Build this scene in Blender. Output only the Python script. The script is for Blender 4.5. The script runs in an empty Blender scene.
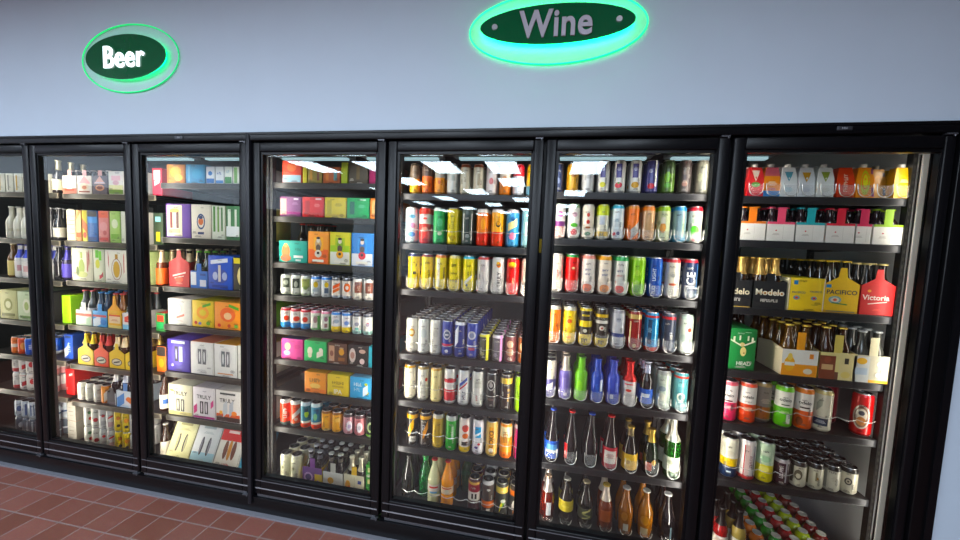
LED_E = 39; PANEL_E = 20; COOL_E = 0.55; BEER_RING = 5; WINE_RING = 42; EXPO = 0.0
import bpy, bmesh, math, random
from mathutils import Vector, Matrix
random.seed(7)
SC = bpy.context.scene
COL = SC.collection
PI = math.pi
ORD = ['', 'first', 'second', 'third', 'fourth', 'fifth', 'sixth', 'seventh', 'eighth', 'ninth', 'tenth', 'eleventh', 'twelfth']

# ------------------------------------------------------------------ materials
def lin(h):
    return tuple(((c / 12.92) if c <= 0.04045 else ((c + 0.055) / 1.055) ** 2.4) for c in (int(h[i:i + 2], 16) / 255 for i in (0, 2, 4)))
FIN = {  # roughness, metallic, coat, noise scale, noise amount
    'can': (0.30, 0.12, 0.25, 60, 0.08), 'lid': (0.28, 0.85, 0.0, 90, 0.12), 'paper': (0.55, 0.0, 0.05, 40, 0.07),
    'gloss': (0.12, 0.0, 0.6, 25, 0.10), 'black': (0.34, 0.0, 0.0, 14, 0.15), 'steel': (0.38, 0.35, 0.0, 50, 0.10),
    'paint': (0.65, 0.0, 0.0, 5, 0.03), 'foil': (0.32, 0.7, 0.0, 120, 0.15), 'wire': (0.25, 0.5, 0.1, 80, 0.05)}
_M = {}
def mat(hexcol, fin='can', emit=0.0):
    k = (hexcol, fin, emit)
    if k in _M:
        return _M[k]
    m = bpy.data.materials.new(fin + '_' + hexcol); m.use_nodes = True
    nt = m.node_tree; b = nt.nodes['Principled BSDF']
    r, me, co, sc, am = FIN[fin]
    c = lin(hexcol)
    if fin in ('can', 'paper', 'gloss'):                          # printed inks: deep and saturated, paper whites are off-white
        l = 0.3 * c[0] + 0.55 * c[1] + 0.15 * c[2]; c = tuple(max(0.0, l + (q - l) * 1.22) * 0.86 for q in c)
    tc = nt.nodes.new('ShaderNodeTexCoord'); nz = nt.nodes.new('ShaderNodeTexNoise'); nz.inputs['Scale'].default_value = sc; nz.inputs['Detail'].default_value = 2
    mr = nt.nodes.new('ShaderNodeMapRange'); mr.inputs['To Min'].default_value = 1 - am; mr.inputs['To Max'].default_value = 1 + am
    mx = nt.nodes.new('ShaderNodeVectorMath'); mx.operation = 'SCALE'; mx.inputs[0].default_value = c
    nt.links.new(tc.outputs['Object'], nz.inputs['Vector']); nt.links.new(nz.outputs['Fac'], mr.inputs['Value'])
    nt.links.new(mr.outputs['Result'], mx.inputs['Scale']); nt.links.new(mx.outputs['Vector'], b.inputs['Base Color'])
    b.inputs['Roughness'].default_value = r; b.inputs['Metallic'].default_value = me
    b.inputs['Coat Weight'].default_value = co; b.inputs['Coat Roughness'].default_value = 0.08
    if fin == 'black': b.inputs['Specular IOR Level'].default_value = 0.22
    if emit:
        b.inputs['Emission Color'].default_value = (*c, 1); b.inputs['Emission Strength'].default_value = emit
    _M[k] = m
    return m
def glassy(hexcol, trans=0.0, rough=0.06):
    k = (hexcol, 'g', trans)
    if k in _M:
        return _M[k]
    m = mat(hexcol, 'gloss').copy(); m.name = 'bottle_glass_' + hexcol
    b = m.node_tree.nodes['Principled BSDF']; b.inputs['Roughness'].default_value = rough; b.inputs['Transmission Weight'].default_value = trans
    b.inputs['IOR'].default_value = 1.45
    _M[k] = m
    return m
def pane_mat():
    m = bpy.data.materials.new('door_glass'); m.use_nodes = True; nt = m.node_tree; nt.nodes.clear()
    o = nt.nodes.new('ShaderNodeOutputMaterial'); t = nt.nodes.new('ShaderNodeBsdfTransparent'); g = nt.nodes.new('ShaderNodeBsdfGlossy')
    t.inputs['Color'].default_value = (0.95, 0.97, 0.96, 1); g.inputs['Roughness'].default_value = 0.015; g.inputs['Color'].default_value = (0.92, 1.0, 0.98, 1)
    f = nt.nodes.new('ShaderNodeFresnel'); f.inputs['IOR'].default_value = 1.72
    nz = nt.nodes.new('ShaderNodeTexNoise'); nz.inputs['Scale'].default_value = 1.6; bp = nt.nodes.new('ShaderNodeBump'); bp.inputs['Strength'].default_value = 0.012
    nt.links.new(nz.outputs['Fac'], bp.inputs['Height']); nt.links.new(bp.outputs['Normal'], g.inputs['Normal'])
    x = nt.nodes.new('ShaderNodeMixShader')
    nt.links.new(f.outputs[0], x.inputs[0]); nt.links.new(t.outputs[0], x.inputs[1]); nt.links.new(g.outputs[0], x.inputs[2]); nt.links.new(x.outputs[0], o.inputs['Surface'])
    return m
def clear_mat(name, tint, alpha):
    m = bpy.data.materials.new(name); m.use_nodes = True; nt = m.node_tree; b = nt.nodes['Principled BSDF']
    b.inputs['Base Color'].default_value = (*lin(tint), 1); b.inputs['Roughness'].default_value = 0.1; b.inputs['Alpha'].default_value = alpha
    nz = nt.nodes.new('ShaderNodeTexNoise'); nz.inputs['Scale'].default_value = 30; mr = nt.nodes.new('ShaderNodeMapRange')
    mr.inputs['To Min'].default_value = 0.05; mr.inputs['To Max'].default_value = 0.16
    nt.links.new(nz.outputs['Fac'], mr.inputs['Value']); nt.links.new(mr.outputs['Result'], b.inputs['Roughness'])
    return m

# ------------------------------------------------------------------ mesh building
class MB:
    def __init__(s):
        s.v = []; s.f = []; s.m = []; s.sm = []; s.mats = []
    def mi(s, m):
        if m not in s.mats:
            s.mats.append(m)
        return s.mats.index(m)
    def face(s, idx, m, smooth=False):
        s.f.append(tuple(idx)); s.m.append(s.mi(m)); s.sm.append(smooth)
    def pts(s, ps):
        n = len(s.v); s.v.extend(tuple(p) for p in ps); return list(range(n, n + len(ps)))
    def quad(s, a, b, c, d, m):
        s.face(s.pts([a, b, c, d]), m)
    def box(s, x0, x1, y0, y1, z0, z1, m, bev=0.0, top=None, front=None):
        i = None
        if bev <= 0:
            i = s.pts([(x0, y0, z0), (x1, y0, z0), (x1, y1, z0), (x0, y1, z0), (x0, y0, z1), (x1, y0, z1), (x1, y1, z1), (x0, y1, z1)])
            for q, mm in (((3, 2, 1, 0), m), ((4, 5, 6, 7), top or m), ((0, 1, 5, 4), front or m), ((1, 2, 6, 5), m), ((2, 3, 7, 6), m), ((3, 0, 4, 7), m)):
                s.face([i[k] for k in q], mm)
            return
        bm = bmesh.new(); bmesh.ops.create_cube(bm, size=1)
        bmesh.ops.scale(bm, vec=(x1 - x0, y1 - y0, z1 - z0), verts=bm.verts); bmesh.ops.translate(bm, vec=((x0 + x1) / 2, (y0 + y1) / 2, (z0 + z1) / 2), verts=bm.verts)
        bmesh.ops.bevel(bm, geom=bm.edges[:], offset=bev, segments=2, affect='EDGES', profile=0.5)
        bm.normal_update(); bm.verts.index_update()
        i = s.pts([v.co for v in bm.verts])
        for f in bm.faces:
            mm = m
            if top and f.normal.z > 0.9: mm = top
            if front and f.normal.y < -0.9: mm = front
            s.face([i[v.index] for v in f.verts], mm)
        bm.free()
    def lathe(s, prof, mats, n=18, cx=0, cy=0, z0=0, cap=True):
        """prof: (r, z) from bottom to top; mats: one per segment or one for all"""
        rings = []
        for r, z in prof:
            rings.append(s.pts([(cx + r * math.sin(2 * PI * k / n), cy - r * math.cos(2 * PI * k / n), z0 + z) for k in range(n)]))
        for j in range(len(prof) - 1):
            m = mats[j] if isinstance(mats, (list, tuple)) else mats
            for k in range(n):
                a, b = rings[j], rings[j + 1]; k2 = (k + 1) % n
                s.face((a[k], a[k2], b[k2], b[k]), m, True)
        if cap:
            m0 = mats[0] if isinstance(mats, (list, tuple)) else mats; m1 = mats[-1] if isinstance(mats, (list, tuple)) else mats
            s.face(rings[0][::-1], m0); s.face(rings[-1], m1)
    def tube(s, path, r, m, n=6, closed=False):
        P = [Vector(p) for p in path]; L = len(P); rings = []
        for i, p in enumerate(P):
            a = P[i - 1] if (i or closed) else P[0]; b = P[(i + 1) % L] if (i < L - 1 or closed) else P[-1]
            t = (b - a).normalized(); u = t.cross(Vector((0, 0, 1)))
            if u.length < 0.05: u = t.cross(Vector((0, 1, 0)))
            u.normalize(); w = t.cross(u)
            rings.append(s.pts([p + r * (math.cos(2 * PI * k / n) * u + math.sin(2 * PI * k / n) * w) for k in range(n)]))
        for i in range(L if closed else L - 1):
            a, b = rings[i], rings[(i + 1) % L]
            for k in range(n):
                s.face((a[k], b[k], b[(k + 1) % n], a[(k + 1) % n]), m, True)
        if not closed:
            s.face(rings[0], m); s.face(rings[-1][::-1], m)
    def mesh(s, name):
        me = bpy.data.meshes.new(name); me.from_pydata(s.v, [], s.f); me.update()
        for m in s.mats: me.materials.append(m)
        me.polygons.foreach_set('material_index', s.m); me.polygons.foreach_set('use_smooth', s.sm)
        bm = bmesh.new(); bm.from_mesh(me); bm.normal_update(); bm.to_mesh(me); bm.free()
        try: me.set_sharp_from_angle(angle=math.radians(50))
        except Exception: pass
        return me
    def build(s, name, parent=None, loc=(0, 0, 0), rz=0):
        return put(name, s.mesh(name), parent, loc, rz)
def put(name, me, parent=None, loc=(0, 0, 0), rz=0):
    o = bpy.data.objects.new(name, me); COL.objects.link(o); o.location = loc; o.rotation_euler = (0, 0, rz)
    if parent: o.parent = parent
    return o
def tag(o, label, cat, group=None):
    o['label'] = label; o['category'] = cat
    if group: o['group'] = group
    return o
def struct(o):
    o['kind'] = 'structure'; return o

# ------------------------------------------------------------------ lettering as flat polygons (u, v), cut to narrow strips so that it can bend
_T = {}
def text2d(txt, bold=0.02):
    k = (txt, bold)
    if k in _T: return _T[k]
    c = bpy.data.curves.new('lettering', 'FONT'); c.body = txt; c.offset = bold; c.resolution_u = 3
    o = bpy.data.objects.new('lettering', c); COL.objects.link(o)
    bpy.context.view_layer.update()
    me = bpy.data.meshes.new_from_object(o)
    bpy.data.objects.remove(o); bpy.data.curves.remove(c)
    vs = [(v.co.x, v.co.y) for v in me.vertices]; fs = [tuple(p.vertices) for p in me.polygons]
    bpy.data.meshes.remove(me)
    x0 = min(v[0] for v in vs); x1 = max(v[0] for v in vs); y0 = min(v[1] for v in vs); y1 = max(v[1] for v in vs)
    h = y1 - y0
    vs = [((x - (x0 + x1) / 2) / h, (y - (y0 + y1) / 2) / h) for x, y in vs]
    _T[k] = (vs, fs); return _T[k]
READ = {'TRULY', 'LOKO', 'LIGHT', 'BUD', 'ICE', 'Modelo', 'odelo', 'PACIFICO', 'Victoria', 'HEAD', 'IPA'}
def marks2d(txt):
    """blurred lettering that cannot be read in the photo: upright strokes and cross strokes, no real characters"""
    rr = random.Random(txt); vs = []; fs = []; x = 0.0
    def bar(x0, x1, y0, y1):
        o = len(vs); vs.extend([(x0, y0), (x1, y0), (x1, y1), (x0, y1)]); fs.append((o, o + 1, o + 2, o + 3))
    for ch in txt:
        if ch == ' ': x += .5; continue
        w = rr.uniform(.4, .62); bar(x, x + .17, -.5, .5)
        y = rr.choice((-.5, -.1, .3)); bar(x + .17, x + w, y, y + .18)
        if rr.random() < .6: bar(x + w - .15, x + w, min(y, -.1), .5 if rr.random() < .5 else .15)
        x += w + .16
    return [(a - x / 2, b) for a, b in vs], fs
def strips(vs, fs, step):
    bm = bmesh.new(); bv = [bm.verts.new((x, y, 0)) for x, y in vs]
    for f in fs:
        try: bm.faces.new([bv[i] for i in f])
        except ValueError: pass
    xs = [v[0] for v in vs]; x = math.floor(min(xs) / step) * step + step
    while x < max(xs):
        bmesh.ops.bisect_plane(bm, geom=bm.verts[:] + bm.edges[:] + bm.faces[:], plane_co=(x, 0, 0), plane_no=(1, 0, 0)); x += step
    bm.verts.index_update()
    r = ([(v.co.x, v.co.y) for v in bm.verts], [tuple(v.index for v in f.verts) for f in bm.faces]); bm.free()
    return r
def shape2d(kind, w, h, shear=0.0, step=0.005):
    n = max(2, int(math.ceil(w / step))) if kind != 'e' else max(6, int(math.ceil(w / step)) * 2)
    vs = []; fs = []
    for i in range(n + 1):
        if kind == 'e':
            a = -math.cos(PI * i / n); u = a * w / 2; hh = math.sqrt(max(0, 1 - a * a)) * h / 2; lo, hi = -hh, hh
        elif kind == 'q':
            u = -w / 2 + w * i / n; lo, hi = h / 2 - h * (1 - abs(2 * i / n - 1)), h / 2
        elif kind == 'a':
            u = -w / 2 + w * i / n; lo, hi = -h / 2, -h / 2 + h * (1 - abs(2 * i / n - 1))
        else:
            u = -w / 2 + w * i / n; lo, hi = -h / 2 + shear * (i / n - 0.5), h / 2 + shear * (i / n - 0.5)
        vs += [(u, lo), (u, hi)]
    for i in range(n):
        fs.append((2 * i, 2 * i + 2, 2 * i + 3, 2 * i + 1))
    return vs, fs
def cyl(R):
    return lambda u, v, e: ((R + e) * math.sin(u / R), -(R + e) * math.cos(u / R), v)
def flat(y):
    return lambda u, v, e: (u, y - e, v)
def prints(mb, elems, h, mp, fin, step, e0=0.0006):
    """small printed shapes of a label: e ellipse, r rectangle, s slanted bar, q/a triangles, t/v lettering, l lines of small print (all in mm, z as a share of the height)"""
    e = e0
    for el in elems:
        k = el[0]
        if k == 'b': continue
        a = el[1:].split(',')
        z = float(a[0]) * h; du = 0.0
        if k in 'erqa':
            w, hh, c = float(a[1]) / 1000, float(a[2]) / 1000, a[3]
            if len(a) > 4: du = float(a[4]) / 1000
            vs, fs = shape2d(k, w, hh, 0, step)
        elif k == 's':
            w, hh, c, sh = float(a[1]) / 1000, float(a[2]) / 1000, a[3], float(a[4]) / 1000
            if len(a) > 5: du = float(a[5]) / 1000
            vs, fs = shape2d('s', w, hh, sh, step)
        elif k in 'tv':
            t, sz, c = a[1], float(a[2]) / 1000, a[3]
            if len(a) > 4: du = float(a[4]) / 1000
            vs, fs = text2d(t) if t in READ else marks2d(t)
            vs = [(x * sz, y * sz) for x, y in vs]
            if k == 'v': vs = [(-y, x) for x, y in vs]
            if step < 0.05: vs, fs = strips(vs, fs, step)
        elif k == 'l':
            w, n, c = float(a[1]) / 1000, int(a[2]), a[3]
            if len(a) > 4: du = float(a[4]) / 1000
            vs = []; fs = []
            for i in range(n):
                v2, f2 = shape2d('r', w * (0.65 + 0.35 * ((i * 7) % 3) / 2), 0.0022, 0, step); o = len(vs)
                vs += [(x, y - i * 0.0048) for x, y in v2]; fs += [tuple(q + o for q in f) for f in f2]
        idx = mb.pts([mp(x + du, y + z, e) for x, y in vs]); m = mat(c, fin)
        for f in fs: mb.face([idx[i] for i in f], m, step < 0.05)
        e += 0.00035

# ------------------------------------------------------------------ cans
CT = {'tall': ('tall_can', 0.033, 0.193), 'pint': ('pint_can', 0.033, 0.157), 'slim': ('slim_can', 0.0285, 0.156), 'short': ('short_can', 0.033, 0.122),
      'big': ('tall_can', 0.0362, 0.193), 'slim12': ('slim_can', 0.0305, 0.118), 'slimlow': ('slim_can', 0.0285, 0.140), 'slimhigh': ('slim_can', 0.0290, 0.171), 'sleek': ('slim_can', 0.0300, 0.139), 'mid': ('slim_can', 0.0310, 0.140), 'wide': ('tall_can', 0.0345, 0.19)}
_C = {}
def tone(h, k=None):
    """the darker (or, on dark inks, lighter) ink of the small print on a label"""
    v = [int(h[i:i + 2], 16) for i in (0, 2, 4)]; l = sum(v) / 3
    if k is None: k = .42 if l > 90 else 0
    if k == 0: return 'C2BEB4'
    return '%02X%02X%02X' % tuple(max(0, min(255, int(q * k))) for q in v)
def can_meshes(spec):
    if spec in _C: return _C[spec]
    p = spec.split('|'); look, typ, base, lid = p[:4]; el = [x for x in p[4].split(';') if x] if len(p) > 4 else []
    name, r, h = CT[typ]; rr = random.Random(look)
    dk = tone(base); u0 = rr.choice((-17, 15, 18))
    el = el + ['b.0,.075,%s' % tone(base, .72)] * (not any(q.startswith('b.0') for q in el)) + ['l%.2f,%d,%d,%s,%d' % (rr.uniform(.35, .6), rr.randint(9, 13), rr.randint(4, 7), dk, u0), 't%.2f,%s,%.1f,%s,%d' % (rr.uniform(.72, .8), rr.choice(('ABD', 'ACEB', 'BDCA')), rr.uniform(7, 10), dk, rr.randint(-5, 5)), 'l.14,%d,2,%s,%d' % (rr.randint(16, 26), dk, rr.randint(-4, 4))]
    z0, z1 = 0.010, h - 0.016
    bands = [(float(a[0]) * h, float(a[1]) * h, a[2]) for a in (x[1:].split(',') for x in el if x[0] == 'b')]
    cuts = sorted({z0, z1} | {min(max(q, z0), z1) for b in bands for q in b[:2]})
    prof = [(r * 0.80, 0.0), (r * 0.86, 0.003)] + [(r, c) for c in cuts] + [(r * 0.985, h - 0.012), (r * 0.86, h - 0.003), (r * 0.845, h)]
    def cm(za, zb):
        c = base
        for b in bands:
            if b[0] - 1e-6 <= (za + zb) / 2 <= b[1] + 1e-6: c = b[2]
        return mat(c, 'can')
    top = cm(h * .984, h * .986)
    mats = [mat('B9BABC', 'lid'), cm(z0, z0 + 0.002)] + [cm(a, b) for a, b in zip(cuts, cuts[1:])] + [top, top, mat('C9C9CB', 'lid')]
    mb = MB(); mb.lathe(prof, mats, 20, cap=False)
    prints(mb, el, h, cyl(r), 'can', 0.006)
    body = mb.mesh(name)
    lb = MB()
    if lid in ('C8C8C8', 'D8D8D8', 'E8E8E8', 'E6E6E6', 'D0D0D0', 'C8C8CC', 'DADADA', 'E6E6EC', 'F2F2F2', 'D8D8D4', 'D0D0C8'): lid = '96979A'
    L = mat(lid, 'lid' if lid not in ('17171A', '1F1B1B') else 'gloss'); q = r * 0.845
    L2 = mat('48494C', 'lid') if lid not in ('17171A', '1F1B1B') else L  # recess darker than the rim, the dark shelf above put into its grey
    lb.lathe([(q, -0.0005), (q + 0.0008, 0.0012), (q - 0.002, 0.0018), (q - 0.0035, -0.004), (0.0005, -0.0035)], [L, L, L2, L2], 20, z0=h, cap=False)
    lb.box(-0.006, 0.006, -0.016, 0.006, h - 0.0034, h - 0.0018, mat('7A7B7E', 'lid')); lb.box(-0.010, 0.010, -q * 0.75, -0.012, h - 0.0036, h - 0.0026, mat('3A3B3D', 'lid'))
    _C[spec] = (name, look, r, h, body, lb.mesh('lid')); return _C[spec]
def can(spec, x, y, z, label, group, rz=0.0):
    name, look, r, h, b, l = can_meshes(spec)
    o = tag(put(name, b, None, (x, y, z), rz), label, 'can', group); put('lid', l, o)
    return o
GAPS = [-0.77, 0.0, 0.77, 1.5518, 2.3336, 3.1036, 3.8736, 4.6436]
SHZ = {7: [1.85, 1.653, 1.344, 1.046, .791, .513, .13], 6: [1.856, 1.628, 1.359, 1.094, .809, .468, .135], 5: [1.836, 1.572, 1.325, .969, .706, .442, .11],
       4: [1.885, 1.696, 1.432, 1.241, 1.044, .862, .675, .45, .082], 3: [1.875, 1.546, 1.243, 1.002, .703, .418, .088], 2: [1.80, 1.495, 1.234, .939, .672, .415, .094], 1: [1.802, 1.491, 1.222, .93, .682, .429, .105]}
YF = 0.150
def where(s, d): return '%s shelf, %s door' % (ORD[s], ORD[d])
def fit(look, rest):
    if len((look + ' ' + rest).replace(',', '').split()) > 16: look = look.split(' with ')[0].split(' in ')[0]
    return look + rest
def cans(d, s, x0, p, rows, specs, first=1, dz=0.0, prefix='', grp=None):
    z = SHZ[d][s - 1] + 0.0006 + dz
    for i, sp in enumerate(specs):
        if sp is None: continue
        xs = x0[i] if isinstance(x0, (list, tuple)) else x0 + p * i
        n = rows[i] if isinstance(rows, (list, tuple)) else rows
        name, look, r, h, _, _ = can_meshes(sp)
        for j in range(n):
            if j == 0: lb = fit(look, ', %s from left on %s' % (ORD[i + first], where(s, d)))
            else: lb = fit(look, ', %s row back in %s column, %s' % (ORD[j + 1], ORD[i + first], where(s, d)))
            can(sp, xs + random.uniform(-.0005, .0005), YF + r + j * (2 * r + 0.003) + random.uniform(0, .001), z, lb, grp or 'cans on the %s behind the %s glass' % (ORD[s] + ' shelf', ORD[d]), random.uniform(-.15, .15) - .8 * math.atan2(xs - 3.15, 1.92) if j == 0 else random.uniform(-.8, .8))

# ------------------------------------------------------------------ bottles
BT = {  # name, height, radius, profile (share of radius, share of height)
    'long': ('beer_bottle', .228, .0305, [(.85, 0), (1, .02), (1, .56), (.93, .62), (.55, .74), (.46, .82), (.43, .96), (.47, .965), (.47, .99)]),
    'slimlong': ('beer_bottle', .222, .0268, [(.85, 0), (1, .02), (1, .56), (.93, .62), (.58, .74), (.5, .82), (.47, .96), (.52, .965), (.52, .99)]),
    'small': ('small_wine_bottle', .150, .0262, [(.85, 0), (1, .03), (1, .55), (.9, .63), (.5, .75), (.46, .97), (.5, .98), (.5, .99)]),
    'mini': ('small_wine_bottle', .215, .0315, [(.85, 0), (1, .03), (1, .50), (.9, .58), (.45, .72), (.40, .97), (.45, .98), (.45, .99)]),
    'forty': ('large_beer_bottle', .272, .0365, [(.8, 0), (1, .03), (1, .40), (.86, .50), (.5, .72), (.36, .84), (.34, .95), (.4, .955), (.4, .985)]),
    'alu': ('aluminium_bottle', .222, .0325, [(.8, 0), (.9, .006), (1, .03), (1, .585), (.97, .62), (.80, .665), (.62, .70), (.58, .72), (.55, .90), (.50, .935), (.50, .95), (.56, .955), (.56, .985)]),
    'wine': ('wine_bottle', .30, .037, [(.9, 0), (1, .02), (1, .55), (.95, .62), (.5, .74), (.4, .80), (.38, .97), (.43, .975), (.43, .995)]),
    'champ': ('sparkling_wine_bottle', .225, .037, [(.85, 0), (1, .03), (1, .40), (.92, .52), (.6, .70), (.42, .82), (.36, .97), (.42, .975), (.42, .99)]),
    'jug': ('malt_bottle', .235, .0375, [(.8, 0), (1, .03), (1, .46), (.93, .56), (.55, .75), (.42, .85), (.38, .96), (.44, .965), (.44, .985)]),
    'pet': ('mixer_bottle', .262, .037, [(.78, 0), (.95, .015), (1, .05), (1, .22), (.96, .25), (.96, .45), (1, .48), (.97, .56), (.6, .75), (.38, .85), (.34, .93), (.4, .935), (.4, .97)]),
}
_B = {}
def bottle_meshes(spec):
    """look|type|glass colour|cap colour|pieces: L z0,z1,col label band, N z0,z1,col neck band or foil, then printed shapes"""
    if spec in _B: return _B[spec]
    p = spec.split('|'); look, typ, gl, cap = p[:4]; el = [x for x in p[4].split(';') if x] if len(p) > 4 else []
    name, h, r, pf = BT[typ]
    prof = [(a * r, b * h) for a, b in pf]
    def rad(z):
        for (a, za), (b, zb) in zip(prof, prof[1:]):
            if za <= z <= zb: return a + (b - a) * (z - za) / max(1e-9, zb - za)
        return prof[-1][0]
    tr = 0.0
    if gl[0] == '*': tr, gl = 0.55, gl[1:]
    gm = glassy(gl, tr) if gl[0] != '#' else mat(gl[1:], 'can')
    mb = MB(); mb.lathe(prof, gm, 18); parts = [mb.mesh(name)]; kids = []
    cz = prof[-1][1]; cr = prof[-1][0]
    cb = MB(); cm = mat(cap, 'foil' if cap in ('D8B64A', 'C9A24A', 'B8863A') else 'can')
    cb.lathe([(cr + .0022, cz - .004), (cr + .0026, cz + .001), (cr + .001, cz + .0035), (cr * .5, cz + .0042)], cm, 14)
    kids.append(('cap', cb.mesh('cap')))
    lab = [x for x in el if x[0] in 'LN']; rest = [x for x in el if x[0] not in 'LN']
    for x in lab:
        a = x[1:].split(','); za, zb = float(a[0]) * h, float(a[1]) * h
        zs = sorted({za, zb} | {q[1] for q in prof if za < q[1] < zb})
        lb = MB(); n0 = (rad(za) + 0.0006)
        fin = 'paper' if x[0] == 'L' else 'foil'
        lb.lathe([(rad(q) + 0.0007, q) for q in zs], mat(a[2], fin), 18, cap=False)
        if x[0] == 'L' and rest:
            prints(lb, rest, h, cyl(r), 'paper', 0.006, 0.0013); rest = []
        kids.append(('label' if x[0] == 'L' else 'neck_foil', lb.mesh('label' if x[0] == 'L' else 'neck_foil')))
    if rest:
        lb = MB(); prints(lb, rest, h, cyl(r), 'can', 0.006, 0.0008); kids.append(('label', lb.mesh('label')))
    _B[spec] = (name, look, r, h, parts[0], kids); return _B[spec]
def bottle(spec, x, y, z, label, group, rz=0.0):
    name, look, r, h, b, kids = bottle_meshes(spec)
    o = tag(put(name, b, None, (x, y, z), rz), label, 'bottle', group)
    for n, m in kids: put(n, m, o)
    return o
def bottles(d, s, xs, rows, specs, first=1, y0=YF, extra='', dy=None):
    z = SHZ[d][s - 1] + 0.0006
    for i, (x, sp) in enumerate(zip(xs, specs)):
        if sp is None: continue
        name, look, r, h, _, _ = bottle_meshes(sp); n = rows[i] if isinstance(rows, (list, tuple)) else rows
        for j in range(n):
            lb = fit(look, ', %s from left on %s' % (ORD[i + first], where(s, d)) if j == 0 else ', %s row back in %s column, %s' % (ORD[j + 1], ORD[i + first], where(s, d)))
            bottle(sp, x + random.uniform(-.0015, .0015), y0 + r + j * (dy or (2 * r + 0.004)), z, lb, 'bottles on the %s shelf behind the %s glass' % (ORD[s], ORD[d]), random.uniform(-.2, .2) - .8 * math.atan2(x - 3.15, 1.92))

# ------------------------------------------------------------------ cartons and carriers
def carton(d, s, x0, x1, h, dep, spec, y=YF, rz=0.0, n=1, name='drink_carton', dz=0.0, rx=0.0):
    """look|front|side|top|printed shapes"""
    p = spec.split('|'); look, fr, sd, tp = p[:4]; el = [q for q in p[4].split(';') if q] if len(p) > 4 else []
    w = x1 - x0 - 0.003; rr = random.Random(look); dk = tone(fr); mm = w * 1000
    if w > .08: el = el + ['t%.2f,%s,%.1f,%s,%.0f' % (rr.uniform(.86, .92), rr.choice(('ABDCE', 'ACEBDA', 'BDCAEC')), rr.uniform(6, 9), dk, rr.uniform(-.15, .15) * mm), 'l%.2f,%.0f,%d,%s,%.0f' % (rr.uniform(.12, .3), mm * .22, rr.randint(2, 4), dk, rr.choice((-.32, .32)) * mm), 'l%.2f,%.0f,2,%s,%.0f' % (rr.uniform(.05, .09), mm * .4, dk, rr.uniform(-.2, .2) * mm), 's.5,1.4,%.0f,%s,0,%.1f' % (h * 940, tone(fr, .7), -mm * .48), 's.5,1.4,%.0f,%s,0,%.1f' % (h * 940, tone(fr, .7), mm * .48)]
    mb = MB(); mb.box(-w / 2, w / 2, 0, dep, 0, h, mat(sd, 'paper'), 0.0025, mat(tp, 'paper'), mat(fr, 'paper'))
    for q in el:
        if q[0] == 'b':
            a = q[1:].split(','); za, zb = float(a[0]) * h, float(a[1]) * h; za = max(za, .003); zb = min(zb, h - .003)
            mb.quad((-w / 2 + .003, -.0004, za), (w / 2 - .003, -.0004, za), (w / 2 - .003, -.0004, zb), (-w / 2 + .003, -.0004, zb), mat(a[2], 'paper'))
    prints(mb, el, h, flat(0), 'paper', 1.0, 0.0008)
    # flap seam and hand slot on the top
    mb.quad((-.0006, dep * .04, h + .0004), (.0006, dep * .04, h + .0004), (.0006, dep * .96, h + .0004), (-.0006, dep * .96, h + .0004), mat('5A5550', 'paper'))
    vs, fs = shape2d('e', min(.07, w * .6), .022)
    i = mb.pts([(u, dep * .42 + v, h + .0006) for u, v in vs])
    for f in fs: mb.face([i[k] for k in f], mat(sd, 'paper'))
    me = mb.mesh(name)
    for j in range(n):
        o = put(name, me, None, ((x0 + x1) / 2, y + j * (dep + .004), SHZ[d][s - 1] + .0006 + dz + dep * math.sin(-rx)), rz); o.rotation_euler[0] = rx
        tag(o, look + (', on %s' % where(s, d) if j == 0 else ', %s one back on %s' % (ORD[j + 1], where(s, d))), 'box', 'cartons on the %s shelf behind the %s glass' % (ORD[s], ORD[d]))
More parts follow.
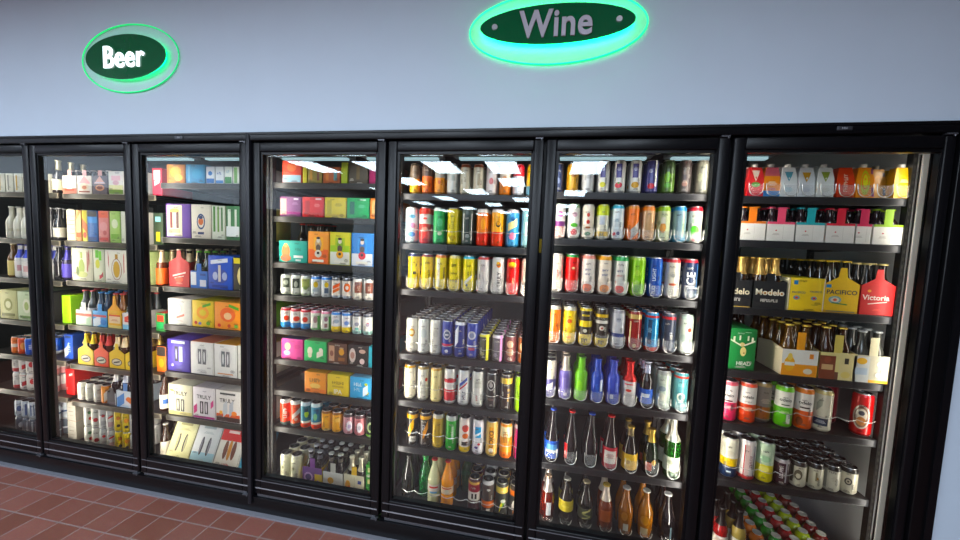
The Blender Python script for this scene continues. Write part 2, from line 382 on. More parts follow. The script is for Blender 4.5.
def carrier(d, s, x0, x1, hs, spec, bspec, cols, rows, hh=None, y=YF, rz=0.0, skip=()):
    """open bottle carrier: look|front|side|handle colour|printed shapes; bottles are things of their own"""
    p = spec.split('|'); look, fr, sd, hc = p[:4]; el = [q for q in p[4].split(';') if q] if len(p) > 4 else []
    name_b, lookb, r, hb, _, _ = bottle_meshes(bspec)
    w = x1 - x0 - 0.004
    if cols == 2 and w < 4 * r + .008 and '|long|' in bspec:
        bspec = bspec.replace('|long|', '|slimlong|'); name_b, lookb, r, hb, _, _ = bottle_meshes(bspec)
    cw = (w - 0.006) / cols; cw = max(cw, 2 * r + .001); dep = rows * (2 * r + .003) + .006 + .004
    z0 = SHZ[d][s - 1] + .0006; h = hs; t = .0012
    F, S, H = mat(fr, 'paper'), mat(sd, 'paper'), mat(hc, 'paper')
    mb = MB(); mb.box(-w / 2, w / 2, 0, t, 0, h, F); mb.box(-w / 2, w / 2, dep - t, dep, 0, h, S)
    mb.box(-w / 2, w / 2, t, dep - t, 0, t, S)
    for sx in (-1, 1):                                               # side panels rise to the handle in the middle
        x = sx * (w / 2 - t / 2)
        top = [(0, h), (dep / 2, h * 1.12), (dep, h)]
        i = mb.pts([(x - t / 2, a, 0) for a in (0, dep)] + [(x - t / 2, a, b) for a, b in top[::-1]]); mb.face(i, S)
        i = mb.pts([(x + t / 2, a, 0) for a in (0, dep)] + [(x + t / 2, a, b) for a, b in top[::-1]]); mb.face(i[::-1], S)
    for q in el:
        if q[0] == 'b':
            a = q[1:].split(','); za, zb = float(a[0]) * h, float(a[1]) * h
            mb.quad((-w / 2, -.0004, za), (w / 2, -.0004, za), (w / 2, -.0004, zb), (-w / 2, -.0004, zb), mat(a[2], 'paper'))
    prints(mb, [q for q in el if q[0] != 'H'], h, flat(0), 'paper', 1.0, 0.0008)
    g = 'bottle carriers on the %s shelf behind the %s glass' % (ORD[s], ORD[d])
    o = tag(mb.build('bottle_carrier', None, ((x0 + x1) / 2, y, z0), rz), look + ', on ' + where(s, d), 'carrier', g)
    hh = hh or hb * 1.02
    hb_ = MB()                                                      # front gable and the upright handle panel
    hx = 0.0
    g0 = [(-w * .5, h), (w * .5, h), (w * .13, h + (hh - h) * .42), (w * .09, hh), (-w * .09, hh), (-w * .13, h + (hh - h) * .42)]
    yh = 0.0
    if 'Hfront' in el: 
        for yy, rev in ((0, False), (t, True)):
            i = hb_.pts([(a, yy, b) for a, b in g0]); hb_.face(i[::-1] if rev else i, H)
    else:
        ym = dep * 0.5 if rows % 2 == 0 else dep * .5
        hb_.box(-.016, .016, 0.0015, .0027, h * .98, hh, H); 
    hb_.build('handle', o)
    K = {(1, 1): [''], }
    for jx in range(cols):
        for jy in range(rows):
            if (jx, jy) in skip: continue
            xx = (jx - (cols - 1) / 2) * cw; yy = .0065 + r + jy * (2 * r + .003)
            px = (x0 + x1) / 2 + xx * math.cos(rz) - yy * math.sin(rz); py = y + xx * math.sin(rz) + yy * math.cos(rz)
            side = {1: ['only'], 2: ['left', 'right'], 3: ['left', 'middle', 'right']}[cols][jx]
            short = look.split(' with ')[0]
            bottle(bspec, px, py, z0 + .0018, fit(lookb, ', %s-row %s in %s, %s' % (ORD[jy + 1], side, short, where(s, d))), 'bottles in the carriers of the %s shelf, %s door' % (ORD[s], ORD[d]), random.uniform(-.4, .4))

# ------------------------------------------------------------------ the setting
BLK = mat('060608', 'black'); BLK2 = mat('0A0A0D', 'black'); GREY = mat('77777A', 'steel'); DK = mat('2B2B2E', 'steel')
def floor_mat():
    m = bpy.data.materials.new('quarry_tile'); m.use_nodes = True; nt = m.node_tree; b = nt.nodes['Principled BSDF']
    tc = nt.nodes.new('ShaderNodeTexCoord'); mp = nt.nodes.new('ShaderNodeMapping'); mp.inputs['Location'].default_value = (-0.006, 0.146, 0)
    br = nt.nodes.new('ShaderNodeTexBrick'); br.offset = 0.0; br.squash = 1.0
    br.inputs['Scale'].default_value = 1.0; br.inputs['Brick Width'].default_value = 0.1565; br.inputs['Row Height'].default_value = 0.1565
    br.inputs['Mortar Size'].default_value = 0.0042; br.inputs['Mortar Smooth'].default_value = 0.2; br.inputs['Bias'].default_value = -0.1
    br.inputs['Color1'].default_value = (*lin('74453B'), 1); br.inputs['Color2'].default_value = (*lin('623629'), 1); br.inputs['Mortar'].default_value = (*lin('786460'), 1)
    nz = nt.nodes.new('ShaderNodeTexNoise'); nz.inputs['Scale'].default_value = 130; nz.inputs['Detail'].default_value = 4
    mx = nt.nodes.new('ShaderNodeMix'); mx.data_type = 'RGBA'; mx.blend_type = 'OVERLAY'; mx.inputs[0].default_value = 0.35
    nt.links.new(tc.outputs['Object'], mp.inputs['Vector']); nt.links.new(mp.outputs['Vector'], br.inputs['Vector']); nt.links.new(tc.outputs['Object'], nz.inputs['Vector'])
    nt.links.new(br.outputs['Color'], mx.inputs[6]); nt.links.new(nz.outputs['Color'], mx.inputs[7]); nt.links.new(mx.outputs[2], b.inputs['Base Color'])
    bp = nt.nodes.new('ShaderNodeBump'); bp.inputs['Strength'].default_value = 0.35; bp.inputs['Distance'].default_value = 0.003; bp.invert = True
    nt.links.new(br.outputs['Fac'], bp.inputs['Height']); nt.links.new(bp.outputs['Normal'], b.inputs['Normal'])
    b.inputs['Roughness'].default_value = 0.45
    return m
def boxes(name, bs, m):
    mb = MB()
    for b in bs: mb.box(*b, m)
    return struct(mb.build(name))
boxes('floor', [(-3, 10, -20, 0.0, -0.05, 0)], floor_mat())
WALLC = mat('B5C2CF', 'paint')
X0, X1, ZT = -0.84, 4.718, 2.117
boxes('wall_front', [(-3, 10, 0.0, 0.10, ZT, 3.05), (-3, X0, 0.0, 0.10, 0, ZT), (X1, 10, 0.0, 0.10, 0, ZT)], WALLC)
boxes('ceiling', [(-3, 10, -20, 0.10, 3.05, 3.10)], mat('8C9092', 'paint'))
boxes('wall_left', [(-3.1, -3, -20, 0.1, 0, 3.05)], mat('F2F4FA', 'paint'))
boxes('wall_right', [(10, 10.1, -20, 0.1, 0, 3.05)], mat('3A3936', 'paint'))
boxes('wall_back', [(-3.1, 10.1, -20.1, -20, 0, 3.05)], mat('2A2826', 'paint'))
boxes('trim_1', [(-3, -2.96, -9, -0.6, 2.06, 2.14)], BLK)
boxes('trim_14', [(-3, -2.97, -9, -0.6, 0.0, 2.06)], mat('3A332C', 'paint'))
boxes('wall_cooler_back', [(-1.7, 4.76, 1.75, 1.8, -0.05, 2.4)], mat('444D52', 'steel'))
boxes('wall_cooler_right', [(4.74, 4.79, 0.1, 1.8, -0.05, 2.4)], mat('E0E4E8', 'paint'))
boxes('wall_cooler_left', [(-1.75, -1.7, 0.1, 1.8, -0.05, 2.4)], mat('444D52', 'steel'))
boxes('ceiling_cooler', [(-1.75, 4.79, 0.1, 1.8, 2.4, 2.45)], mat('8F999C', 'steel'))
boxes('floor_cooler', [(-1.75, 4.79, 0.0, 1.8, -0.05, 0.0)], mat('2A2A2C', 'steel'))
# black cooler frame: header, toe kick, side jambs, joint strip, mullions
mb = MB(); mb.box(X0, X1, -0.012, 0.10, 2.0785, ZT, BLK2, 0.003); mb.box(X0, X1, -0.016, -0.012, 2.1095, ZT + .003, BLK2); struct(mb.build('trim_2'))
mb = MB(); mb.box(X0, X1, -0.004, 0.12, 0.0, 0.0905, BLK, 0.003); mb.box(X0, X1, -0.006, 0.03, 0.0905, 0.0975, BLK2); struct(mb.build('trim_3'))
mb = MB(); mb.box(4.6496, X1, -0.010, 0.13, 0.0975, 2.0785, BLK, 0.003); mb.box(4.695, X1 + .004, -0.016, -0.010, 0.0, ZT + .003, BLK2)
for k in range(4): mb.box(4.644, 4.6496, 0.052 + k * .019, 0.062 + k * .019, 0.1, 2.07, BLK2)
struct(mb.build('trim_4'))
mb = MB(); mb.box(X0, -0.776, -0.010, 0.13, 0.0975, 2.0785, BLK, 0.003); struct(mb.build('trim_5'))
mb = MB(); mb.box(1.5408, 1.5628, -0.0165, 0.02, 0.06, ZT + .003, mat('1D1D22', 'black'), 0.003); struct(mb.build('trim_6'))
for k, g in enumerate(GAPS[1:-1]):
    mb = MB(); mb.box(g - .018, g + .018, 0.047, 0.075, 0.0975, 2.0785, BLK); struct(mb.build('trim_%d' % (7 + k)))
mb = MB(); mb.box(X0, X1, -0.030, -0.004, 0.0, 0.010, mat('7F8088', 'steel')); struct(mb.build('baseboard_front'))

# glass doors
PANE = pane_mat(); GASK = mat('050506', 'paper'); CHR = mat('4A4B50', 'steel')
for d in range(1, 8):
    a, b = GAPS[d - 1] + .006, GAPS[d] - .006
    wr = .0455
    if d == 7: b, wr = 4.6436, .036
    if d == 3: b -= .009
    if d == 4: a += .009
    z0, z1 = 0.116, 2.0715; w = .0455; zb, zt = 0.213, 2.022
    mb = MB()
    for x0, x1, za, zc in ((a, a + w, z0, z1), (b - wr, b, z0, z1), (a + w, b - wr, zt, z1), (a + w, b - wr, z0, zb)):
        mb.box(x0, x1, 0.0, 0.044, za, zc, BLK2, 0.005)
    i = .012                                                         # inner bead, a step lower than the frame
    for x0, x1, za, zc in ((a + w, a + w + i, zb, zt), (b - wr - (i if d < 7 else .004), b - wr, zb, zt), (a + w + i, b - wr - .004, zt - i, zt), (a + w + i, b - wr - .004, zb, zb + i)):
        mb.box(x0, x1, 0.008, 0.036, za, zc, BLK)
    mb.box(a + .01, b - .01, -0.0015, 0.0, 0.150, 0.156, mat('9A9BA0', 'wire')); mb.box(a + .01, b - .01, -0.0015, 0.0, 0.196, 0.200, mat('6A6B70', 'wire'))  # pale strips imitate the shine along the bottom rail
    dr = struct(mb.build('door_%d' % d))
    mb = MB(); mb.quad((a + w, .020, zb), (b - wr, .020, zb), (b - wr, .020, zt), (a + w, .020, zt), PANE); mb.build('glass_pane', dr)
    mb = MB()
    for x0, x1, za, zc in ((a + .012, a + w - .004, z0 + .01, z1 - .01), (b - w + .004, b - .012, z0 + .01, z1 - .01)):
        mb.box(x0, x1, 0.0442, 0.0466, za, zc, GASK)
    mb.build('gasket', dr)
    mb = MB(); mb.box(a + .02, b - .02, 0.004, 0.03, 0.1005, 0.1155, mat('55565B', 'wire')); mb.build('bottom_strip', dr)  # metal strip added for the reflection on the door's lower edge
    for zz in (2.0725, 0.099):
        mb = MB(); mb.box(b - .040, b - .006, -.008, .012, zz, zz + .0055, CHR); mb.tube([(b - .012, -.004, zz - .006), (b - .012, -.004, zz + .006)], .004, CHR, 8); mb.build('hinge', dr)

def emis(name, col, e):
    m = bpy.data.materials.new(name); m.use_nodes = True; b = m.node_tree.nodes['Principled BSDF']
    b.inputs['Base Color'].default_value = (*col, 1); b.inputs['Emission Color'].default_value = (*col, 1); b.inputs['Emission Strength'].default_value = e; b.inputs['Roughness'].default_value = .4
    return m
# LED strips behind the mullions
LED = bpy.data.materials.new('led_lens'); LED.use_nodes = True
_b = LED.node_tree.nodes['Principled BSDF']; _b.inputs['Base Color'].default_value = (.9, .9, .9, 1); _b.inputs['Emission Color'].default_value = (1.0, 0.93, 0.82, 1); _b.inputs['Emission Strength'].default_value = LED_E
LED7 = LED.copy(); LED7.node_tree.nodes['Principled BSDF'].inputs['Emission Strength'].default_value = LED_E * .4
for k, g in enumerate(GAPS):
    mb = MB(); mb.box(g - .012, g + .012, .0752, .080, .14, 2.04, BLK)
    if k == 7: mb = MB(); mb.box(4.612, 4.632, .084, .090, .14, 2.04, emis('strip_cover', (1.0, .97, .9), .15))
    o = tag(mb.build('led_strip_light'), 'vertical white light strip at the %s' % ('right edge of the last door' if k == 7 else 'left edge of the %s door' % ORD[k + 1]), 'light', 'light strips between the doors')
    for sx in (-1, 1):                                               # each lens is turned towards the shelves, its back to the store
        if (k == 0 and sx < 0) or (k == 7 and sx > 0): continue
        gx = g if k < 7 else g - .018
        nx, ny = sx * .42, .907; cx, cy = gx + sx * (.027 if k < 7 else .006), (.060 if k < 7 else .102); tx, ty = ny, -nx; hw = .010
        P = [(cx + u * tx + w * nx, cy + u * ty + w * ny) for u, w in ((-hw, 0), (hw, 0), (hw, -.004), (-hw, -.004))]
        mb = MB(); lo = mb.pts([(a, b, .16) for a, b in P]); hi = mb.pts([(a, b, 2.02) for a, b in P])
        for q in range(4):
            f = (lo[q], hi[q], hi[(q + 1) % 4], lo[(q + 1) % 4]); mb.face(f[::-1] if q == 0 else f[::-1], (LED7 if k == 7 else LED) if q == 0 else BLK)
        mb.face(lo, GREY); mb.face(hi[::-1], GREY); mb.build('lens', o)

# shelves, uprights
DECKM = mat('2C2B2C', 'steel'); LIPM = {1: '6A6254', 2: '6A6254', 3: '48433B', 4: '24221F', 5: '262524', 6: '2B2B2E', 7: '222428'}  # lip greys carry the light falling on each door, palest at the left
WIRE = mat('E6E4DE', 'wire'); TONG = clear_mat('clear_stop', 'F2F4F4', 0.55)
def shelf(d, s, stop=None, xs=None, hh=0.07):
    z = SHZ[d][s - 1]; a, b = GAPS[d - 1] + .032, GAPS[d] - (.004 if d < 3 else .032); lm = mat(LIPM[d], 'steel')
    mb = MB(); mb.box(a, b, .140, .74, z - .012, z, DECKM)
    o = tag(mb.build('cooler_shelf'), 'grey steel shelf, %s from top, behind %s glass door' % (ORD[s], ORD[d]), 'shelf', 'steel shelves of the cooler')
    mb = MB(); mb.box(a, b, .134, .1398, z - .034, z - .0002, lm, .0015); mb.box(a + .01, b - .01, .1335, .134, z - .030, z - .004, mat('26262A' if d > 4 else '3A3730' if d < 3 else '2A2825', 'steel')); mb.build('front_lip', o)  # inset strip follows the same lit and shaded greys
    for x in (a + .002, b - .006):
        mb = MB(); i = mb.pts([(x, .15, z - .013), (x, .70, z - .013), (x, .70, z - .04), (x, .15, z - .022), (x + .004, .15, z - .013), (x + .004, .70, z - .013), (x + .004, .70, z - .04), (x + .004, .15, z - .022)])
        for q in ((0, 1, 2, 3), (7, 6, 5, 4), (0, 4, 5, 1), (1, 5, 6, 2), (2, 6, 7, 3), (3, 7, 4, 0)): mb.face([i[k] for k in q], DK)
        mb.build('bracket', o)
    if stop == 'wire':
        p = []; half = min(.037, (xs[1] - xs[0]) / 2 if len(xs) > 1 else .037)
        for x in xs:
            for q in range(7):
                t = -1 + 2 * q / 6; p.append((x + t * half * .98, .1465 + .012 * t * t, z + hh - .006 * (1 - t * t)))
        mb = MB(); mb.tube(p, .0014, WIRE, 6); mb.build('product_stop', o)
    if stop == 'u':
        for x in xs:
            mb = MB(); p = [(x - .029, .147, z + hh), (x - .0285, .1445, z + .035)]
            for q in range(1, 10): an = PI + PI * q / 10; p.append((x + .028 * math.cos(an), .1435, z + .031 + .027 * math.sin(an)))
            p += [(x + .0285, .1445, z + .035), (x + .029, .147, z + hh)]
            mb.tube(p, .0016, WIRE, 6)
            i = mb.pts([(x - .027, .1455, z + hh * .9), (x - .024, .145, z + .012), (x + .024, .145, z + .012), (x + .027, .1455, z + hh * .9)]); mb.face(i, CLEAR)
            mb.build('front_stop', o)
    return o
CLEAR = clear_mat('clear_plastic', 'F4F6F8', 0.14)
for k, g in enumerate(GAPS):
    for sx in (-1, 1):
        if (k == 0 and sx < 0) or (k == 7 and sx > 0): continue
        x = g + sx * .012; mb = MB()
        if k in (1, 2):
            mb.box(x - .010, x + .010, .70, .73, .02, 2.04, DK); tag(mb.build('shelf_upright'), 'rear steel shelf upright on the %s side behind %s glass door' % ('right' if sx < 0 else 'left', ORD[k if sx < 0 else k + 1]), 'upright', 'rear uprights of the shelving'); continue
        mb.box(x - .008, x + .008, .142, .172, .02, 2.04, mat('1A1A1B', 'steel'))
        for q in range(62): mb.box(x - .003, x + .003, .1412, .142, .05 + q * .032, .066 + q * .032, mat('34332F', 'steel'))
        tag(mb.build('shelf_upright'), 'slotted steel shelf upright on the %s side behind %s glass door' % ('right' if sx < 0 else 'left', ORD[k if sx < 0 else k + 1]), 'upright', 'slotted uprights of the shelving')
        mb = MB(); mb.box(x - .010, x + .010, .70, .73, .02, 2.04, DK)
        tag(mb.build('shelf_upright'), 'rear steel shelf upright on the %s side behind %s glass door' % ('right' if sx < 0 else 'left', ORD[k if sx < 0 else k + 1]), 'upright', 'rear uprights of the shelving')

# stickers on the mullions
for x, z, c, w in ((3.1036, 1.585, 'E3C72A', .016), (3.8736, 1.56, '6A6414', .014)):
    mb = MB(); mb.box(x - w / 2, x + w / 2, .0455, .0468, z - .03, z + .035, mat(c, 'paper'))
    tag(mb.build('warning_sticker'), ('bright yellow' if c[0] == 'E' else 'dim olive') + ' sticker on the black mullion beside the %s door' % ('sixth' if x < 3.5 else 'seventh'), 'sticker')

for x, z in ((1.118, 2.098), (4.262, 2.098)):
    mb = MB(); mb.box(x - .026, x + .026, -.0155, -.012, z - .008, z + .008, mat('3A3B40', 'steel'), .001); prints(mb, ['t0,ABCD,8,9A9CA2'], .001, lambda u, v, e: (x + u, -.0155 - e, z + v), 'paint', 1.0)
    tag(mb.build('maker_badge'), 'tiny dark badge on the black header above the %s door' % ('third' if x < 2 else 'seventh'), 'badge')
# signs
def ell(mb, cx, cz, a, b, y0, y1, m, n=64, edge=None):
    f = mb.pts([(cx + a * math.cos(2 * PI * k / n), y0, cz + b * math.sin(2 * PI * k / n)) for k in range(n)])
    g = mb.pts([(cx + a * math.cos(2 * PI * k / n), y1, cz + b * math.sin(2 * PI * k / n)) for k in range(n)])
    mb.face(f, m); mb.face(g[::-1], m)
    for k in range(n): mb.face((f[(k + 1) % n], f[k], g[k], g[(k + 1) % n]), edge or m)
def letters(txt, cx, cz, width, y, depth, m, parent, bold=0.010):
    c = bpy.data.curves.new('lettering', 'FONT'); c.body = txt; c.offset = bold; c.extrude = 0.5; c.resolution_u = 5; c.space_character = 1.06
    o = bpy.data.objects.new('lettering', c); COL.objects.link(o); bpy.context.view_layer.update(); me = bpy.data.meshes.new_from_object(o)
    bpy.data.objects.remove(o); bpy.data.curves.remove(c)
    x0 = min(v.co.x for v in me.vertices); x1 = max(v.co.x for v in me.vertices); q0 = min(v.co.y for v in me.vertices); q1 = max(v.co.y for v in me.vertices); s = width / (x1 - x0)
    for v in me.vertices:
        v.co = ((v.co.x - (x0 + x1) / 2) * s + cx, y - v.co.z * depth, (v.co.y - (q0 + q1) / 2) * s * 1.18 + cz)
    me.materials.clear(); me.materials.append(m)
    for p in me.polygons: p.use_smooth = False
    return put('lettering', me, parent)
GREEN = (0.0, 0.85, 0.24)
def sign(label, txt, cx, cz, a, b, A, B, tw, lm, ring_e, edge_e, tube_k=.93, cz2=None, cx2=None):
    mb = MB(); ell(mb, cx, cz, a, b, -.031, -.026, mat('0B5A3A', 'gloss'), edge=mat('0E7A50', 'gloss'))
    o = tag(mb.build('oval_sign'), label, 'sign')
    mb = MB(); ell(mb, cx2 or cx, cz2 or cz, A, B, -.010, -.004, clear_mat('sign_acrylic_' + txt, 'BFEFDC', 0.16 if txt == 'Wine' else 0.05)); mb.build('acrylic_back_plate', o)
    n = 72; mb = MB(); em = emis('sign_edge_' + txt, GREEN, edge_e)
    mb.tube([((cx2 or cx) + A * math.cos(2 * PI * k / n), -.007, (cz2 or cz) + B * math.sin(2 * PI * k / n)) for k in range(n)], .0035, em, 6, True); mb.build('lit_edge', o)
    mb = MB(); em = emis('sign_led_' + txt, GREEN, ring_e)
    mb.tube([(cx + (a - .02) * math.cos(2 * PI * k / n), -.018, cz + (b - .02) * math.sin(2 * PI * k / n)) for k in range(n)], .010, em, 8, True); mb.build('led_ring', o)
    letters(txt, cx, cz, tw, -.035, .007, lm, o, .010 if txt == 'Beer' else .022)
    for sx in (-1, 1):
        mb = MB(); x = cx + sx * a * .8; q = mb.pts([(x + .012 * math.cos(2 * PI * k / 14), -.036, cz + .012 * math.sin(2 * PI * k / 14)) for k in range(14)]); w = mb.pts([(x + .013 * math.cos(2 * PI * k / 14), -.031, cz + .013 * math.sin(2 * PI * k / 14)) for k in range(14)])
        m = mat('C8C8CC', 'lid'); mb.face(q, m)
        for k in range(14): mb.face((q[(k + 1) % 14], q[k], w[k], w[(k + 1) % 14]), m)
        if txt == 'Wine': mb.build('screw', o)
        mb = MB(); mb.tube([(x, -.026, cz), (x, .0, cz)], .006, mat('B8BCC0', 'lid'), 8); mb.build('standoff', o)
    return o
sign('dark green oval sign with glowing white Beer lettering and green edge light', 'Beer', .79, 2.533, .272, .119, .331, .182, .275, emis('lit_letters', (.85, .95, 1.0), 1.5), BEER_RING, 0.4)
sign('wide dark green oval sign with grey Wine lettering and bright green halo', 'Wine', 3.118, 2.557, .333, .084, .385, .155, .315, mat('C4C0CA', 'can'), WINE_RING, 2.0, cz2=2.552)

# ceiling light panels of the store
PANEL = emis('light_panel', (0.74, 0.86, 1.0), PANEL_E)
for j, y in enumerate((-2.2, -3.8, -5.4, -7.1, -8.8, -10.5, -12.2, -13.9, -15.6, -17.3)):  # nearest row is out of view, added at the same pitch to light the wall
    for i, x in enumerate((-1.8, -0.4, 1.0, 2.2, 3.75)):
        if j > 2 and (i + j) % 2: continue
        mb = MB(); fr = mat('E4E4E4', 'paint')
        for b in ((x - .31, x + .31, y - .61, y - .585), (x - .31, x + .31, y + .585, y + .61), (x - .31, x - .285, y - .585, y + .585), (x + .285, x + .31, y - .585, y + .585)): mb.box(*b, 3.035, 3.0495, fr)
        o = tag(mb.build('ceiling_light'), 'flat ceiling light panel, %s row from the cooler, %s across' % (ORD[j + 1], ORD[i + 1]), 'light', 'ceiling light panels')
        mb = MB(); mb.quad((x - .285, y + .585, 3.04), (x + .285, y + .585, 3.04), (x + .285, y - .585, 3.04), (x - .285, y - .585, 3.04), PANEL); mb.build('diffuser', o)
TUBE = emis('cooler_tube', (.62, .92, 1.0), COOL_E)
for k in range(7):
    x = (GAPS[k] + GAPS[k + 1]) / 2
    mb = MB(); mb.box(x - .34, x + .34, 1.07, 1.18, 2.245, 2.3995, mat('B8BCC0', 'paint')); o = tag(mb.build('ceiling_tube_light'), 'boxed tube light high at the back above the %s door shelves' % ORD[k + 1], 'light', 'tube lights inside the cooler')
    mb = MB(); mb.box(x - .30, x + .30, 1.10, 1.15, 2.229, 2.2448, TUBE); mb.build('tube', o)

# camera
cam = bpy.data.cameras.new('camera'); co = bpy.data.objects.new('camera', cam); COL.objects.link(co)
cam.lens = 369.0134 / 960 * 36; cam.sensor_width = 36; cam.clip_start = 0.02
def Rm(y, p, r):
    return Matrix.Rotation(y, 3, 'Z') @ Matrix.Rotation(p, 3, 'X') @ Matrix(((math.cos(r), 0, math.sin(r)), (0, 1, 0), (-math.sin(r), 0, math.cos(r))))
R = Rm(.1831, -.0747, -.0406)
M = Matrix((R.col[0], R.col[2], -R.col[1])).transposed().to_4x4(); M.translation = (3.1459, -1.74, 1.5923)
co.matrix_world = M; SC.camera = co
w = bpy.data.worlds.new('world'); SC.world = w; w.use_nodes = True; w.node_tree.nodes['Background'].inputs[0].default_value = (.02, .02, .025, 1)
SC.view_settings.view_transform = 'Standard'; SC.view_settings.look = 'None'; SC.view_settings.gamma = 1; SC.view_settings.use_curve_mapping = False
SC.view_settings.exposure = EXPO

# ================================================================== the stock
def lin_xs(x0, p, n): return [x0 + p * i for i in range(n)]
# ---- fifth door
A = lin_xs(2.416, .0695, 10)
shelf(5, 1); cans(5, 1, A, 0, 2, [
 'gold can with grey top|slim|E8B021|6A5A4A|b.5,1,77685A;e.3,16,22,F4D35A;l.75,30,3,3A302A', 'orange can with brown top|slim|E2742A|7A4A3A|b.6,1,6E5A50;e.35,18,26,F0A050;l.8,28,2,E8D8C0',
 'amber and grey can|slim|E89A2A|9A9A98|b.55,1,A8A49A;e.4,16,20,D06A20', 'pale silver can|slim|D9D9D2|BDBDBD|r.55,18,30,B8BDB4;l.8,26,3,7A8078', 'beige can with brown lid|slim|CFC8B4|8A4A34|v.5,SOUR,10,8A7A64;b.93,1,9A5A40',
 'cream can with rust lid|slim|D8D0BC|8A4A34|r.5,12,60,A89A80;b.93,1,9A5A40', 'white can with pink print|slim|EDE4E2|C8C8C8|e.45,22,34,E48A8A;l.82,28,2,C05A5A', 'white and orange can|slim|EBDCCB|C8C8C8|b.0,.5,E58A4A;e.55,20,24,F2B080',
 'red topped can with blue print|slim|DADDE4|B03038|b.62,1,C43A44;e.35,22,30,5A86C8', 'yellow can under red neighbour|slim|D9B62C|B8A040|b.0,.3,6FA0B8;e.6,18,22,8A6A20'])
A = lin_xs(2.400, .0789, 9)
shelf(5, 2, 'wire', A, .075); cans(5, 2, A, 0, 2, [
 'white can with blue and pink swirls|tall|D9E8EE|E6E6E6|e.75,40,20,6FB6DC;e.5,36,30,DDA0C4,4;e.25,44,26,5F8FD0;e.42,18,14,F4F0C0,-8', 'red can with white band|tall|E2483C|E6E6E6|b.55,.82,F0DDD6;e.4,34,26,F0A894;e.7,22,12,E2483C;b.0,.15,C42F2C',
 'green can with pale leaf print|tall|2FA562|E6E6E6|e.6,30,44,6CC690;e.3,24,20,D8E8D0;b.94,1,DDE8DD', 'olive yellow can with dark print|tall|D6C71E|E6E6E6|v.55,LIME,16,B0A010;e.2,36,24,B59E1C', 'black can with silver edges|tall|4A5652|E6E6E6|r.55,20,110,2C3634;r.5,4,140,E8E8E4,-22;r.5,4,140,E8E8E4,22;l.3,24,4,C8CCC8',  # pale side bars of the black can are edge highlights put in colour
 'orange can with red bottom|tall|F08A2C|F2F2F2|b.0,.35,D8452C;e.6,26,60,F7A93C;b.9,1,F4EEE6', 'amber can with black swirl|tall|F0B030|F2F2F2|b.0,.4,DD4E30;e.6,26,30,3A2A1C;e.62,18,20,F0B030;b.92,1,F4EEE6', 'blue can with pink and cream print|tall|4E97C8|F2F2F2|s.6,50,40,F3E6A6,30;e.3,36,36,E88AA8;e.75,22,24,2E68A8;b.92,1,F6DCE0',
 'pale teal can with white label|tall|9CC4C8|E6E6E6|r.5,34,70,E6EEEA;l.6,26,5,5A8088'])
A = lin_xs(2.421, .0776, 9)
shelf(5, 3, 'u', A, .07); cans(5, 3, A, 0, 4, [
 'yellow can with navy rim|tall|E8D01F|C8C8CC|b.93,1,2B2F6E;e.68,24,26,3B3A30;r.66,14,30,E8D01F;r.45,20,14,4A4730;b.0,.06,C8B010', 'yellow can with maroon rim|tall|EDD21C|C8C8CC|b.93,1,7A2430;v.45,HARD TEA,9,3A2A10,10;e.75,16,14,C8A010,10', 'yellow and white can with orange rim|tall|F0DA2A|C8C8CC|b.93,1,E88A2A;r.5,18,150,F4F0E0,-14;v.5,PEACH,9,D88820,-14;r.5,6,60,5A5030,18',
 'yellow can with big black letters|tall|E9D61E|D0D0D0|t.72,TEA,15,2B2A1A;t.5,HALF,13,2B2A1A;t.3,HALF,13,2B2A1A;b.93,1,E8E0A0', 'yellow can with sky blue rim|tall|EBDD2C|C8E4EE|b.92,1,59C0DE;v.5,ABCDE,10,3A3A20;s.35,40,20,F4F2E2,40;r.2,10,14,2A3A50,-6', 'plain white seltzer can|tall|DDD8D6|D8D8D8|v.5,SELTZER,8,B8A8A8;r.7,20,40,CFC6C8;b.93,1,C85050',
 'white seltzer can with black vertical lettering|tall|DEDBD8|3A3A3C|v.40,TRULY,19,1A1A1C,2;e.8,24,30,EE8A4A,-2;e.84,14,16,F6C04A,-6', 'red can with orange top fade|tall|D8322A|C8C8CC|e.82,46,30,F0A23A;e.84,34,18,F6CE5A;v.4,PUNCH,9,F0D8B0,8;b.0,.05,A01C1C', 'cream can with grey lettering|tall|E0DACA|C8C8CC|v.5,SELTZER,8,8A8478;e.85,20,14,C8A858'])
A = lin_xs(2.420, .0689, 10)
